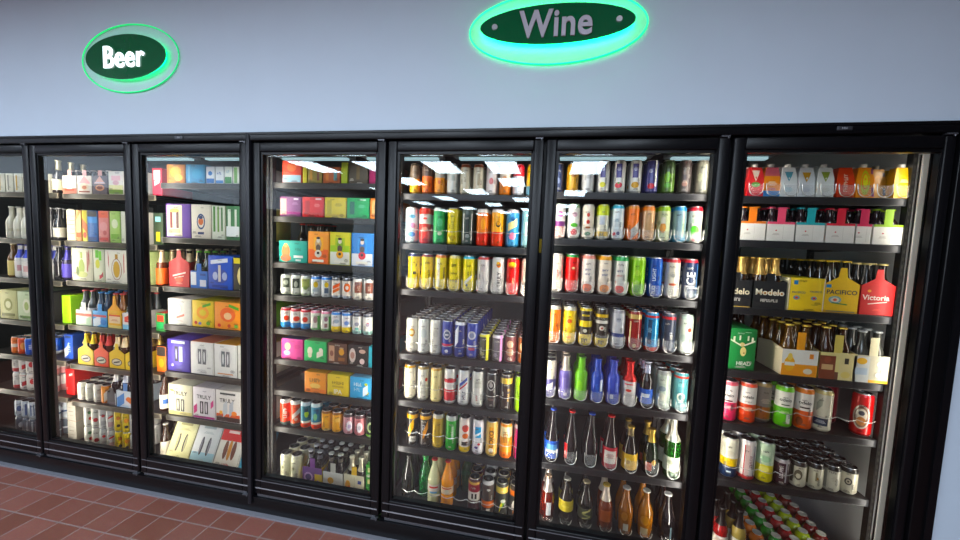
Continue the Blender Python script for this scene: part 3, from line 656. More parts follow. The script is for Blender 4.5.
shelf(5, 4, 'wire', A, .062); cans(5, 4, A, 0, [8, 8, 8, 8, 8, 8, 7, 7, 7, 6], [
 'silver can with gold middle|tall|D6D2C8|E8E8E8|e.6,34,46,B98A2E;r.6,22,20,E0D4B0;l.28,30,3,8A8478', 'silver can with faint print|tall|D2D4D0|E8E8E8|e.6,36,50,BCC4C4;l.3,30,4,8A9090', 'white silver can|tall|E0DED6|E8E8E8|e.62,30,40,CFCDC6;l.3,28,4,A8A8A0',
 'blue can with silver round emblem|tall|22368C|E6E6EC|e.62,40,52,C8CCD4;e.62,30,38,4A5A78;r.62,18,8,D8DCE2;b.3,.36,B03048;e.16,18,16,D8DCE8', 'navy blue can|tall|1E3080|E6E6EC|s.6,20,90,E4E8F0,30,-20;b.93,1,D8DCE4;b.0,.05,C8CCD8;e.2,14,10,5A74C0', 'blue can with silver emblem and red stripe|tall|2A3F9A|E6E6EC|e.66,42,46,D4D8E2;e.66,26,28,8A94B4;r.28,34,14,C03848;b.34,.38,E0E4EC',
 'dark can with yellow stripe|mid|3A3A30|D8D8D8|r.5,16,140,E9E23A,18;r.5,20,90,5A5848,-10;l.3,24,4,C8C490,-10;b.93,1,D0CC50', 'grey can with pink stripe|mid|5A545A|D8D8D8|r.5,12,140,EFA6DC,20;r.5,22,100,77707A,-10;l.3,22,4,C8BCC8,-10;b.93,1,E0D8E0', 'maroon can with cream print|mid|6A3434|D8C8C4|e.7,34,40,D8B49A;e.4,38,40,B89078;l.2,24,3,E8D8C8', 'orange brown can with cream letters|mid|9A5230|D8C8C4|e.65,38,50,E6C8A0;e.3,30,30,D0A070'])
A = lin_xs(2.416, .0776, 9)
shelf(5, 5, 'wire', A, .078); cans(5, 5, A, 0, 3, [
 'cream can with gold top|tall|E4DFCC|B8924A|b.94,1,C89A48;v.42,LAGER,14,33507A,22;e.7,30,40,ECE8DA', 'silver white can with red emblem|tall|DCDAD0|C8C8CC|e.62,16,22,C03A30,16;e.4,36,30,C8C6B8;b.94,1,B8A070;l.3,30,4,9A988C', 'pale gold can|tall|E7D9A4|B8924A|b.94,1,C49A50;v.5,GOLD,14,DCCB8E;b.0,.06,C8B070', 'white can with red bands|tall|E3E1DE|D0D0D0|b.62,.72,C23240;b.1,.42,C22A3A;r.52,40,16,D4D0CE;e.72,30,16,B83440',
 'silver can with blue and red streak|tall|DEDEDE|D0D0D0|s.68,44,18,3450A8,40;s.56,44,10,C43844,40;v.32,LITE,18,24304E,4', 'silver white can with red lettering|tall|DAD9D4|D0D0D0|r.66,40,40,C8C8C0;v.28,BEER,11,B03434,-6;l.74,30,3,9A9890', 'black can with silver ring emblem|tall|221F20|C8C8CC|e.68,42,56,C8C6C4;e.68,34,46,2A2626;e.68,20,26,A8A4A2;e.28,30,14,5A4A44',
 'dark brown can with gold shoulder|tall|2B1E1C|C8B080|b.76,.94,D4B25E;v.4,STOUT,13,C79A4A,14;e.6,16,16,8A6A34,14', 'lime green can beside brown one|tall|A6CE3E|C8C8C8|r.5,30,110,98C030;b.0,.05,7AA028'])
A = lin_xs(2.438, .0759, 9)
shelf(5, 6, 'wire', A, .08); cans(5, 6, A, 0, 2, [
 'black can with yellow slash|tall|2A2624|B8A060|b.8,.94,E4B422;s.55,30,60,E0AE24,60,-10;r.2,34,30,C8C6C2;l.22,28,3,2A2624', 'black and gold can with slash|tall|2C2624|B8A060|b.82,.94,DDA52A;s.5,28,50,D8963A,70,4;v.6,MIKE,12,C8CCD4,-6;e.22,30,20,4A3A30', 'olive gold can|tall|C2A234|D0D0D0|b.9,1,C8C4B0;r.5,26,120,B0922A;r.5,8,120,DCC468,-24', 'green can with silver top|tall|2E9E3C|D8D8D8|b.88,1,CAD2CA;r.55,12,70,BFE0B8,12;v.5,LIME,12,E8F4E4,10;b.0,.05,C8C8C8',
 'white can with red, black and yellow print|tall|E6DCD6|D0D0D0|e.72,38,40,D8544A;e.5,34,30,E0784A;r.28,40,22,2A2424;b.04,.18,E0C034', 'white can with light blue patch|tall|E4E2E8|D0D0D0|r.66,34,60,3FA6DE;s.6,34,12,E8F2FA,20;e.32,16,14,C84A58,6;e.22,20,14,5A4A88,-8', 'amber can with black vertical letters|tall|E8C078|D0D0D0|r.55,26,120,EAA63A;v.52,LOKO,25,1C1A1A;e.2,26,24,F2E8D8;l.16,18,2,3A3030',
 'orange can with cream top|tall|E8963E|C8C4B0|b.62,.94,DCCFA8;r.6,24,50,B07A44;l.7,20,3,F0E4C8;b.0,.2,EE7E2E', 'magenta can at row end|tall|A83466|D0D0D0|e.6,26,40,C05A84;b.9,1,C8C0C4'])
shelf(5, 7, 'wire', lin_xs(2.43, .0755, 9), .068)
bottles(5, 7, [2.419], 1, ['clear glass bottle with thin neck|pet|1B1C1B|1C1C1C|']); bottles(5, 7, [2.418], 1, ['dark bottle standing behind clear one|forty|161817|202020|'], y0=.26)
bottles(5, 7, [2.505], 2, ['green bottle behind empty slot|jug|*2F8A48|3BAA58|N.9,.985,3BAA58'], 2, y0=.20)
bottles(5, 7, [2.575, 2.652], 3, ['pale lemon bottle with red cap|pet|D9DCB4|C8302C|L.3,.46,E4D9CC;r.41,50,10,C84038;r.3,40,10,7FB2D8', 'orange juice bottle with red cap|pet|E89A1C|C8302C|L.3,.46,E9CFAE;r.43,56,6,C84030;e.37,26,22,F0E4CC'], 3)
bottles(5, 7, [2.735], 2, ['green glass bottle behind empty slot|jug|*245C2C|2A6A34|'], 5, y0=.30)
cans(5, 7, [2.808, 2.885, 2.962, 3.037], 0, 3, ['dark red can with white label|wide|3E1420|B09048|b.62,.84,8E1E34;b.36,.62,E4E0D8;r.5,30,30,2A2424;r.5,8,30,E4E0D8;b.84,.94,C8A060', 'grey brown can with orange band|wide|4E423E|C8C8C8|b.22,.42,D87038;r.14,20,22,C8C2B8;e.76,20,12,D8D4D0;b.9,1,C0C0C0', 'dark can with green and yellow print|wide|33332E|D0C890|b.72,.9,D8BE6A;s.4,24,30,8ABE4A,40;s.34,14,30,E8D848,40,-8;e.5,26,20,DADAD0,4', 'dark can with orange and white print|wide|33302E|C8C0B0|b.7,.86,D8763A;e.46,30,50,D8CFC4;e.24,24,24,C87A44'], 6)
# ---- sixth door
A = [3.168 + .0735 * i for i in range(10)]
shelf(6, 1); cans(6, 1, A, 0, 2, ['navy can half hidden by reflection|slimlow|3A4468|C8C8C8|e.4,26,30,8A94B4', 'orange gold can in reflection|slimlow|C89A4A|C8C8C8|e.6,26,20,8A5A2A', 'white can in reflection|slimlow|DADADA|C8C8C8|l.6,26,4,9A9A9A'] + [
 'white can with purple panel and lemon|slim|ECEAE4|C8C8C8|r.68,24,66,575390;l.78,18,4,D8D6E8;e.25,28,26,E4DC62', 'white can with purple panel and berry|slim|ECEAE4|C8C8C8|r.68,26,66,5B5796;l.78,18,4,D8D6E8;e.24,34,28,D8505A;e.3,10,10,6AA04A', 'white can with purple panel and gold fruit|slim|ECEAE4|C8C8C8|r.68,26,66,5A5694;l.78,18,4,D8D6E8;e.25,34,30,D9A622', 'purple can with red fruit|slim|5A5A96|C8C8C8|r.6,10,120,ECEAE4,20;l.72,18,4,E8E6F0,-4;e.22,30,28,D84650', 'green can with dark top|slim|6E8E4A|6A7A5A|b.6,1,4E6442;e.5,26,50,8AC050;e.25,30,22,76B456', 'brown can with pink print|slim|5E5452|7A7A7A|e.3,24,24,B08478;e.65,22,30,7E706A;l.4,20,3,D0B8A8', 'olive grey can with white edge|slim|8A887C|B0B0B0|r.5,8,120,D8D8CC,18;e.5,22,40,A8A890,-6'])
A = lin_xs(3.188, .0700, 10)
shelf(6, 2, 'u', A, .06); cans(6, 2, A, 0, 2, ['white can with magenta and pink bands|slimhigh|E6E4E0|B8D0B0|b.0,.35,E4A8A0;b.35,.5,7A3C7E;e.7,30,30,C87AB0', 'white can with cherry print|slimhigh|E4E4DE|A8C8A0|e.2,34,32,B82438;e.4,36,20,62B04A;e.7,26,24,CFA8B8;b.9,1,9AC090', 'white can with red figures|slimhigh|EAE0D2|C8C8C8|e.7,14,20,B43A30;e.5,16,22,B43A30;e.16,30,20,3E7A4E;e.34,24,12,A86040', 'lime topped can with black band|slimhigh|EDEAD8|C8D040|b.7,1,C4D23A;r.55,26,40,C4CCD8;b.1,.24,E8C41E;t.17,MIX,12,1E1C14', 'white can with blue top and red flowers|slimhigh|E4EEF2|68C4DC|b.9,1,58BCD8;e.18,16,18,C83A48,-10;e.2,16,18,4A4A78,8;r.5,18,40,D0D8DC;l.6,20,3,5A8098', 'orange can with grey corner|slimhigh|F08334|E8A070|s.3,40,50,C8C4C0,40,10;b.92,1,E89A5A', 'orange and beige can|slimhigh|D9B08A|E0A060|b.86,1,E48A3A;r.5,22,80,C8A27A;r.5,8,110,EFD8BC,-20', 'lime and tan can|slimhigh|C8CFA8|B0CC70|b.86,1,9AC04A;e.4,26,50,DDA060;r.6,18,30,E0DCC8', 'blue grey can|slimhigh|8AA2AC|5AA0D0|b.88,1,3F8FC8;b.0,.2,4E8EB0;r.5,8,120,C8D8B0,18', 'white can with red rim and green disc|slimhigh|DCE0D4|D05058|b.88,1,CC3A44;e.35,36,46,62B84C;e.6,30,24,B8C8B8;e.1,26,14,C85A60'])
A = lin_xs(3.187, .0785, 9)
shelf(6, 3, 'u', A, .07); cans(6, 3, A, 0, 4, ['cream can with red script|tall|E4DDD0|D8D8D8|v.5,ROSA,14,C03A3A,6;r.3,16,40,D0C8B8', 'red can with green rim|tall|DB2B26|D8D8D8|b.92,1,36924A;r.62,40,16,B83A34;e.64,16,12,D8C8A0;v.35,TEA,14,E84A40;e.2,24,20,C02020', 'white can with pink rim and orange bloom|tall|ECE4DE|E8C8C0|b.9,1,EE9A8E;e.16,48,38,DE6A32;t.62,SURF,10,2E4A86;t.5,SIDE,10,2E4A86', 'white can with amber rim and citrus|tall|ECE2D4|E8D0A0|b.88,1,EFB04A;e.16,48,38,E8922E;t.62,SURF,10,2E4A86;t.5,SIDE,10,2E4A86', 'white can with green rim and red bloom|tall|E6E6E0|B8E0C0|b.88,1,58BE72;e.16,46,36,D84A42;t.62,SURF,10,33507E;t.5,SIDE,10,C05A50', 'lime green can with pale print|tall|98D03A|C8E0A0|e.6,28,30,B8E06A;e.2,42,36,78B42A;l.4,26,3,D8F0A8;b.94,1,B8DC70', 'royal blue can with white vertical lettering|tall|1E4FA8|C8C8CC|v.58,LIGHT,16,E8ECF4,-6;v.2,BUD,15,E8ECF4,-6;r.5,10,150,3A74C8,22', 'cream can with red rim|tall|E0DACC|D8A8A0|b.9,1,C43A40;e.6,30,30,C8C4B8;e.36,34,12,C86A50;e.58,20,16,A8A8A4', 'navy can with tall white letters|tall|1B2C4E|D8A8A0|b.92,1,B83844;v.5,ICE,38,ECECE8;r.5,6,150,5A86B8,30'])
A = lin_xs(3.190, .0783, 9)
shelf(6, 4, 'u', A, .07); cans(6, 4, A, 0, 4, ['orange can with silver top|tall|EE8A3E|DADADA|b.9,1,D8D4CC;r.5,18,150,F4B47A,-8;e.4,26,60,E8762E,12', 'yellow can with red emblem|tall|F2D42A|DADADA|b.9,1,D8D4C0;e.62,26,22,D8683A;e.4,24,30,E8C41E;r.2,20,12,E09A3A', 'yellow and black can|tall|E6CF24|C8C8C8|b.66,.92,2A2622;r.8,36,9,E6CF24;b.3,.5,2E2A24;e.4,20,18,D8D4C8;t.14,TO,22,2A2620', 'black can with yellow and white bands|tall|2C2822|C8C8C8|b.62,.7,E8E4DC;b.78,.86,E0BE2A;e.5,26,24,E8E0D4;e.5,10,10,B8402E;b.02,.24,E4C82C;t.13,TO,20,2A2620', 'silver white can with navy band|tall|D4D6DC|C8C8C8|b.3,.4,3A4C86;e.75,26,24,B8BCCB;r.18,30,24,C4C8CE;b.92,1,A8A8B0', 'dark red can with gold top|tall|8E2624|B89A58|b.8,.94,D6BE7E;r.45,22,100,A03230;r.45,7,110,E4C890,-22;e.12,18,20,C8A870', 'bright blue can with red rim|tall|2E8FC4|D8A0A0|b.86,.95,CC3A3E;r.5,18,120,2A4A6A,-10;l.6,18,5,A8D0E8,-10;b.0,.12,C8483E;r.5,8,120,7AC8EC,18', 'navy grey can with red rim|tall|3A4254|D8A0A0|b.85,.95,C83A40;v.45,BASS,13,C8CCD4,14;e.4,20,50,2A3040,-12', 'pale grey green can with red spot|tall|BFC8BC|B8C8C0|e.62,18,22,C8492F,14;e.4,30,40,A8B4AC,-10;b.88,1,A4B4AC;s.3,30,14,DDE4DC,30'])
A = lin_xs(3.184, .0788, 9)
shelf(6, 5, 'u', A, .062); cans(6, 5, [A[0]], 0, 4, ['white and purple can|tall|DDD6C8|B8B4AC|b.05,.5,5A5690;s.3,30,30,DDD6D8,20;r.75,30,24,E8E0D0'])
bottles(6, 5, A[1:7], 3, ['purple bottle with silver neck|alu|#6E62A8|D8C4B8|N.66,.985,CDBEB8;r.3,20,90,8A80C0;r.12,16,16,DCD8E4,8', 'lime green aluminium bottle|alu|#7CC62A|6EB428|e.35,26,60,92D840', 'blue aluminium bottle with white patch|alu|#1F49B0|2448A8|r.4,14,60,DCE4F2,16;v.35,ABCDE,14,4A78D8,-6', 'violet blue aluminium bottle|alu|#3A50B8|3A4CB0|r.18,16,22,DCE0F0,-10;r.4,14,50,6478D0,12', 'white bottle with red neck|alu|#E0DCD8|D8302C|N.56,.985,D83230;e.36,28,14,C84440;l.28,30,3,A8A8A8;r.5,40,5,D83230', 'dark bottle with blue label|long|1A1618|D8D8E4|L.1,.42,2E5CB8;r.28,40,18,DCE4F0;N.76,.95,C8CCE4'], 2)
cans(6, 5, A[7:9], 0, 4, ['grey green can with pale label|tall|B4C0B4|8A8A88|e.55,34,26,7F8C96;e.34,36,40,D4D6C8;r.75,30,24,C8D0C4;b.9,1,9A9E98', 'teal can with red rim|tall|5E9AA0|C88A84|b.86,.94,C04840;e.38,36,44,C8D0C4;e.38,22,28,5A7A7A;r.7,30,20,78B0B4'], 8)
A = lin_xs(3.212, .0982, 7)
shelf(6, 6, 'u', A, .075); bottles(6, 6, A[:4], 2, ['clear beer bottle with blue label|forty|211E22|3A52B8|L.06,.40,2458B8;r.28,56,30,6AA0DC;r.2,60,16,DCE4EC', 'dark bottle with red cap|forty|1A1416|CC2E34|r.24,20,80,CC3634,-22', 'dark bottle with blue cap|forty|19161A|2C50B4|', 'large bottle with red and white label|forty|22181A|CC3038|L.02,.42,B4283A;r.24,60,66,DDD6CE;l.3,40,5,9A4A48'])
bottles(6, 6, A[4:7], [2, 2, 2], ['sparkling wine bottle with yellow label|champ|1C1917|C9A24A|L.06,.42,D4AE4E;e.24,30,40,E0C06A;e.24,16,22,B08A34;N.8,.99,8A7A58', 'dark green bottle with gold foil neck|champ|*18301C|C9A24A|N.72,.99,B8963E;r.2,30,40,B8502C,-14;e.3,20,30,C8A060,10', 'green wine bottle with white foil|wine|*2A6A28|DAD8C8|N.62,.995,DCDACA;L.12,.36,DDE0CC;l.3,34,4,8A9070'], 5)
A = [3.209, 3.305, 3.405, 3.505, 3.604, 3.70, 3.80]
shelf(6, 7, 'u', A, .03); bottles(6, 7, A, 2, ['red brown bottle with white neck label|jug|5E1C14|D8B8A0|N.66,.95,DCD2CC;r.3,26,70,C8CCD0,10', 'dark bottle with yellow label|jug|221C18|B8B4A8|L.30,.54,C8B44A;e.42,40,14,D8C868', 'dark bottle with leafy pale label|jug|1E1B18|B8A888|L.2,.44,3A3A2A;s.38,40,10,C8BE82,20;s.3,44,8,8A8A58,-14;s.24,40,6,A8A070,10', 'amber bottle with cream neck label|jug|6A3014|D8B868|N.66,.97,E0D4C4;r.35,50,60,9A5230', 'golden bottle with pale foot label|jug|8A5612|DAD6CC|r.18,24,36,C8C0B0,8;e.42,30,46,A8701E', 'amber gold bottle with small label|jug|9A641C|DAD6CC|r.16,34,34,B8A888;e.4,40,50,B07A28', 'black bottle with silver cap|jug|151214|D8D6D4|r.2,8,60,5A6A72,20'])
# ---- seventh door
shelf(7, 1, 'u', lin_xs(4.046, .0703, 9), .06)
def pouch(d, s, x, spec, label, y=YF):
    p = spec.split('|'); look, base, cap = p[:3]; el = [q for q in p[3].split(';') if q]
    h = .131; w0, w1 = .066, .048; m = mat(base, 'can'); mb = MB()
    lo = [(-w0 / 2, 0), (w0 / 2, 0), (w0 / 2, .058), (-w0 / 2, .058)]; mi = [(-w0 / 2, .004), (w0 / 2, .004), (w0 / 2, .054), (-w0 / 2, .054)]
    tp = [(-w1 / 2, .012), (w1 / 2, .012), (w1 / 2, .046), (-w1 / 2, .046)]
    rs = [mb.pts([(a, b, z) for a, b in q]) for q, z in ((lo, 0), (mi, h * .62), (tp, h))]
    mb.face(rs[0][::-1], m); mb.face(rs[2], m)
    for a, b in zip(rs, rs[1:]):
        for k in range(4): mb.face((a[k], a[(k + 1) % 4], b[(k + 1) % 4], b[k]), m)
    def mp(u, v, e):
        t = max(0, (v - h * .62) / (h * .38)); k = 1 - (1 - w1 / w0) * t
        return (u * k, (.004 * min(v / (h * .62), 1) + .008 * t) - e, v)
    for q in el:
        if q[0] == 'b':
            a = q[1:].split(','); za, zb = float(a[0]) * h, float(a[1]) * h; mm = mat(a[2], 'can')
            zz = [za, zb] if not za < h * .62 < zb else [za, h * .62, zb]
            for u, v in zip(zz, zz[1:]): mb.quad(mp(-w0 / 2, u, .0005), mp(w0 / 2, u, .0005), mp(w0 / 2, v, .0005), mp(-w0 / 2, v, .0005), mm)
    prints(mb, el, h, mp, 'can', .012, .0009)
    o = tag(mb.build('wine_carton', None, (x, y, SHZ[d][s - 1] + .0006)), look + ', ' + label, 'carton', 'small wine cartons on the top shelf')
    if cap:
        mb = MB(); mb.lathe([(.0125, h), (.0128, h + .004), (.0128, h + .014), (.011, h + .016)], mat(cap, 'can'), 14, cy=.026); mb.build('cap', o)
PX = [4.046, 4.112, 4.178, 4.247, 4.320, 4.396, 4.469, 4.540, 4.608]
for i, (x, sp) in enumerate(zip(PX, ['red and green wine carton|D8484A|E8E6E0|b.0,.2,B8303C;q.7,40,50,F0E0D0;e.4,36,24,7AB060', 'orange and pink wine carton|E8944A|E8E6E0|b.7,1,C86A78;b.0,.2,4E86C0;l.5,40,4,FFF0E0;l.28,40,2,B06A9A', 'white carton with teal triangle|E6E8E8|F0EEE8|q.68,40,44,5F98A8;l.3,34,4,9ACAD8', 'white carton with amber triangle|DADEE0|F0EEE8|q.66,40,44,C79A4A;l.3,36,4,A8B4C8', 'white carton with olive triangle|E8EAE6|F0EEE8|q.68,40,44,8E9E4A;l.3,34,4,C8CCC0', 'red orange carton without cap|D8522E||v.5,TROPICAL,15,F2D8C8;b.0,.12,B03A24', 'orange and lime carton|EE9A3C|E8E6E0|e.5,34,110,C8D23A;e.55,18,60,E8E45A;r.5,10,120,8A4A78,30', 'dark amber carton in shade|A8782A|6A6458|e.5,30,80,B8862E;r.5,10,100,5A5A66,26', 'yellow carton with blue side|E8BC4A|F0EEE8|r.5,12,120,5F8FC0,28;l.6,30,3,FFF4D8;e.25,34,20,DDA634'])):  # dark amber carton and its cap have the shade put into their colours
    pouch(7, 1, x, sp, '%s from left on top shelf of last door' % ORD[i + 1], YF + (.035 if i == 7 else 0))
    if i not in (5, 7): pouch(7, 1, x + .002, sp, 'one back behind %s, top shelf of last door' % ORD[i + 1], YF + .064)
shelf(7, 2)
for x0, x1, c, nm, r in ((3.990, 4.104, 'F08A4A', 'orange', 3), (4.106, 4.220, 'E8607A', 'coral pink', 3), (4.222, 4.336, '2FA8B0', 'teal', 3), (4.338, 4.412 + .038, 'D8304A', 'red', 3), (4.452, 4.512, 'C8305A', 'magenta', 2), (4.515, 4.626, '9AC03A', 'lime', 3)):
    carrier(7, 2, x0, x1, .085, 'white wine carrier with %s rim|ECE9E2|E2DED6|%s|b.88,1,%s;e.55,7,7,C05058,-18;l.38,34,2,B8B0A8,-18;r.45,1.2,60,C8C4BC,10' % (nm, c, c), 'dark wine bottle with %s cap|small|2A1E22|%s|' % (nm, c), 1 if x1 - x0 < .08 else 2, r, .150)
shelf(7, 3)
MOD = 'brown bottle with gold foil neck|long|2A1A12|C9A24A|N.66,.99,C8A25A;r.4,30,40,2A2A30'
carrier(7, 3, 3.930, 4.066, .125, 'first black carrier with white script|16161A|121216|0E0E12|t.58,Modelo,28,E8DCC0;t.28,Negra,14,D8D4CC;b.0,.03,B89A5A', MOD, 2, 3, .16, y=.137)
carrier(7, 3, 4.070, 4.206, .125, 'second black carrier with white script|16161A|121216|0E0E12|r.58,110,10,C8863A;t.6,Modelo,28,F0EAD8;t.3,Especial,13,D8D4CC', MOD, 2, 3, .16, y=.137)
carton(7, 3, 4.210, 4.354, .148, .40, y=.137, spec='yellow beer box with white edges|F0CF1E|E8DFC0|C8B84A|r.5,4,140,F0EAD8,-68;r.5,4,140,F0EAD8,68;r.86,16,18,2E86C0,-44;t.56,PACIFICO,9,2A5A6A,-30;t.6,PACIFICO,8,2A5A6A,36;e.4,26,20,7A98A8,-38;e.4,24,18,7A98A8,30;e.4,12,9,D84A3A,-38;e.4,12,9,D84A3A,30;l.2,40,1,A8922A,34')
carrier(7, 3, 4.358, 4.494, .128, 'yellow carrier with ship wheel print|EFC81E|E0BC1C|EFC81E|Hfront;b.0,.08,D8A81A;r.92,20,14,2E86C0,-52;t.72,PACIFICO,20,2A3A4A;e.45,50,34,8FB4B8,-24;e.45,34,22,E8E4D4,-24;e.45,16,12,D86A4A,-24;s.32,60,5,4E8A4A,-6,-6;r.05,110,3,3A6A7A', 'dark bottle with yellow crown|long|241A14|E2C02A|r.4,30,40,E0C23A', 2, 3, .20)
carrier(7, 3, 4.497, 4.628, .128, 'red carrier with white script|C6141C|B01218|CC1A22|Hfront;t.6,Victoria,23,F2E4DC,-7;s.42,70,4,F2E4DC,12;e.82,14,12,E8A030,-34;l.2,40,2,E85A50', 'dark bottle with pale gold crown|long|201612|D8C48A|r.4,30,40,C82A28', 2, 3, .20)
for k, (x, y, sp) in enumerate([(4.39, .385, 0), (4.455, .385, 0), (4.39, .45, 0), (4.455, .45, 0), (4.39, .52, 0), (4.455, .52, 0), (4.53, .39, 1), (4.60, .39, 1), (4.53, .46, 1), (4.60, .46, 1), (4.53, .53, 1), (4.60, .53, 1)]):
    bottle(['dark bottle with yellow crown|long|241A14|E2C02A|r.4,30,40,E0C23A', 'dark bottle with pale gold crown|long|201612|D8C48A|r.4,30,40,C82A28'][sp], x, y, SHZ[7][2] + .0006, 'loose dark bottle behind the %s carrier, %s row, %s, third shelf, last door' % (['yellow', 'red'][sp], ORD[1 + (k % 6) // 2], ['left', 'right'][k % 2]), 'loose bottles behind the carriers of the last door')
shelf(7, 4)
carton(7, 4, 3.965, 4.112, .195, .26, 'green beer box with white moose head|0F7A40|0C6434|0E6E3A|t.16,HEAD,17,E8E8DC,26;e.45,26,44,D8C48A,20;e.62,22,20,D8C48A,14;s.66,44,7,E8E4CC,-24,-14;s.66,44,7,E8E4CC,24,44;s.74,8,26,E8E4CC,0,-22;s.74,8,26,E8E4CC,0,54;s.78,7,22,E8E4CC,0,2;s.78,7,22,E8E4CC,0,36;e.42,8,6,5A3A20,22;l.92,40,1,CFE0C8,34')
YB = [('white and amber carrier with bottle picture', 'F0EEE8', 'E8DCC0', 'EFA824', 'b.0,.45,EFA41E;e.45,44,70,EFB63A,-40;e.72,20,34,F0D27A,-40;r.45,40,16,E4E4DC,-40;e.2,36,26,F0E8D4,34;r.78,16,22,E8952A,44', 'clear beer bottle with gold crown|long|*7A5418|D8B64A|'),
      ('cream and brown carrier with bottle picture', 'EADFA4', 'D8C88A', 'D8C878', 'r.5,66,124,E8DCA8,40;r.42,62,110,7A3E28,-38;e.72,28,30,8E4A34,-38;r.45,44,24,D8B48A,-38;b.0,.28,6A4434;e.2,36,30,E8D68A,34;r.72,16,26,3A3426,34', 'brown beer bottle with gold crown|long|3A2014|D8B64A|'),
      ('pale carrier with white circles', 'CEC8B2', 'E0DCC8', 'E0D8B8', 'r.45,60,120,DADCDA,-42;e.78,40,30,E8B830,-42;r.4,46,30,B8C8D8,-42;b.0,.1,E8B42A;e.7,22,22,F8F6EC,24;e.4,26,26,F8F6EC,44;e.3,20,20,F8F6EC,20', 'pale beer bottle with silver crown|long|4A4A46|C8C8C8|')]
for (x0, x1), (nm, fr, sd, hc, el, bs) in zip(((4.212, 4.358), (4.362, 4.500), (4.502, 4.628)), YB):
    carrier(7, 4, x0, x1, .120, '%s|%s|%s|%s|%s' % (nm, fr, sd, hc, el), bs, 2, 3, .20, y=.137)
    for k in range(4):
        bottle(bs, (x0 + x1) / 2 + (-.033, .033)[k % 2], .385 + .068 * (k // 2), SHZ[7][3] + .0006, '%s behind the %s, %s row, %s side' % (bs.split('|')[0], nm.split(' with ')[0], ORD[1 + k // 2], ('left', 'right')[k % 2]), 'loose bottles behind the carriers of the last door')
for k in range(8):
    bottle(MOD.replace('N.66,.99,C8A25A;', ''), 4.15 + (-.033, .033)[k % 2], .455 + .068 * (k // 2) + .0, SHZ[7][3] + .0006, 'plain brown bottle behind the green moose box, %s row, %s side' % (ORD[1 + k // 2], ('left', 'right')[k % 2]), 'loose bottles behind the carriers of the last door')
A = [4.032, 4.113, 4.190, 4.268, 4.348, 4.425, 4.510, 4.582]
shelf(7, 5, 'wire', A, .075)
cans(7, 5, A[:2], 0, 3, ['white and pink can with black lettering|big|EDE6E2|E88A98|b.0,.48,DE4668;b.9,1,E8707E;t.66,odelo,15,2A1E20;r.52,40,7,5A2A34;l.4,40,4,F4C0C8', 'white and red orange can with black lettering|big|EFE8E2|C86A5A|b.0,.48,DE5630;b.9,1,E8624E;t.66,odelo,14,1E1A1A;t.54,CHELADA,6,2A1E1E;l.4,46,4,F4C8B0'])
for q, yy in enumerate((.215, .300)): can('grey brown can set back in slot|big|8A8178|B89A70|b.1,.4,B06A3A;l.6,40,5,C8B8A8;b.9,1,C8A878', A[2], yy, SHZ[7][4] + .0006, 'grey brown can set %s back in its empty slot, fifth shelf, last door' % ('slightly', 'further')[q], 'cans on the fifth shelf behind the seventh glass')
cans(7, 5, A[3:6], 0, 3, ['white and lime can with black lettering|big|ECEAE0|9ACB3C|b.0,.5,6CC02C;b.88,1,7CC83C;t.68,odelo,15,1C1E1A;r.56,30,5,3A4A24;r.22,16,44,E8F0D8,14;l.4,40,3,D4F0B0', 'white and orange can with black lettering|big|EDE8E0|B8B8B8|b.0,.46,E06A22;b.88,1,E88A4A;t.66,odelo,15,1E1A1A;r.54,36,7,3A2A24;e.2,26,40,8A4420,-16', 'cream can with navy foot label|big|DDD8C4|D8C88A|r.24,54,34,22344C;l.27,40,3,C8CCD0;s.66,20,40,A8A898,30,-8;b.9,1,D8C890;b.0,.06,C8C2AA'], 4)
for q, (sp, x, yy, t) in enumerate((('dark red can with round emblem|big|8A2030|9A9A9A|e.55,48,80,5A4A44;e.55,34,60,8A8278', A[6] + .01, .30, 'set back beside the emblem can'), ('red can with ornate white emblem|big|C41F2C|B4B4B4|b.93,1,C8303C;e.46,58,110,D8CFC0;e.46,48,96,8A6A5A;e.5,38,60,E4DCCC;e.36,30,40,C88A5A;e.55,20,22,4A4A54', A[7], YF + .037, 'at the row end, fifth shelf'))):
    can(sp, x, yy, SHZ[7][4] + .0006, sp.split('|')[0] + ' ' + t, 'cans on the fifth shelf behind the seventh glass', -.62)
A = [4.058, 4.134, 4.211, 4.283, 4.352, 4.421, 4.489, 4.557]
shelf(7, 6, 'wire', A[:4], .06)
cans(7, 6, A[:3], 0, 3, ['white can with yellow and navy foot|big|E6E2D0|C8C8C8|b.0,.3,1E3358;b.3,.5,E8C658;e.62,40,30,D8D2C0;r.16,18,8,C8D0DC', 'white can with red and navy stripes|big|E4DCD8|C8C8C8|r.5,5,150,B83A3E,-14;r.5,14,150,D8C0BC,-2;v.5,CLASSIC,12,8A4A58,12;r.5,4,150,2E3A66,26;b.0,.12,C04A4A', 'pale green and yellow can|big|C9DDBE|C8C8C8|b.0,.45,E6DA4A;e.6,46,30,A8CDA8;e.35,40,26,F0E88A;r.75,36,20,DCE8D0'])
cans(7, 6, [A[3]], 0, 3, ['maroon short can with white vertical letters|short|3A1E28|C8C8C8|v.5,SEAGER,14,E8E0E0,2;r.5,6,90,C8C0C4,20;b.88,1,B8B0B0;b.0,.06,C8C0C0'], 4)
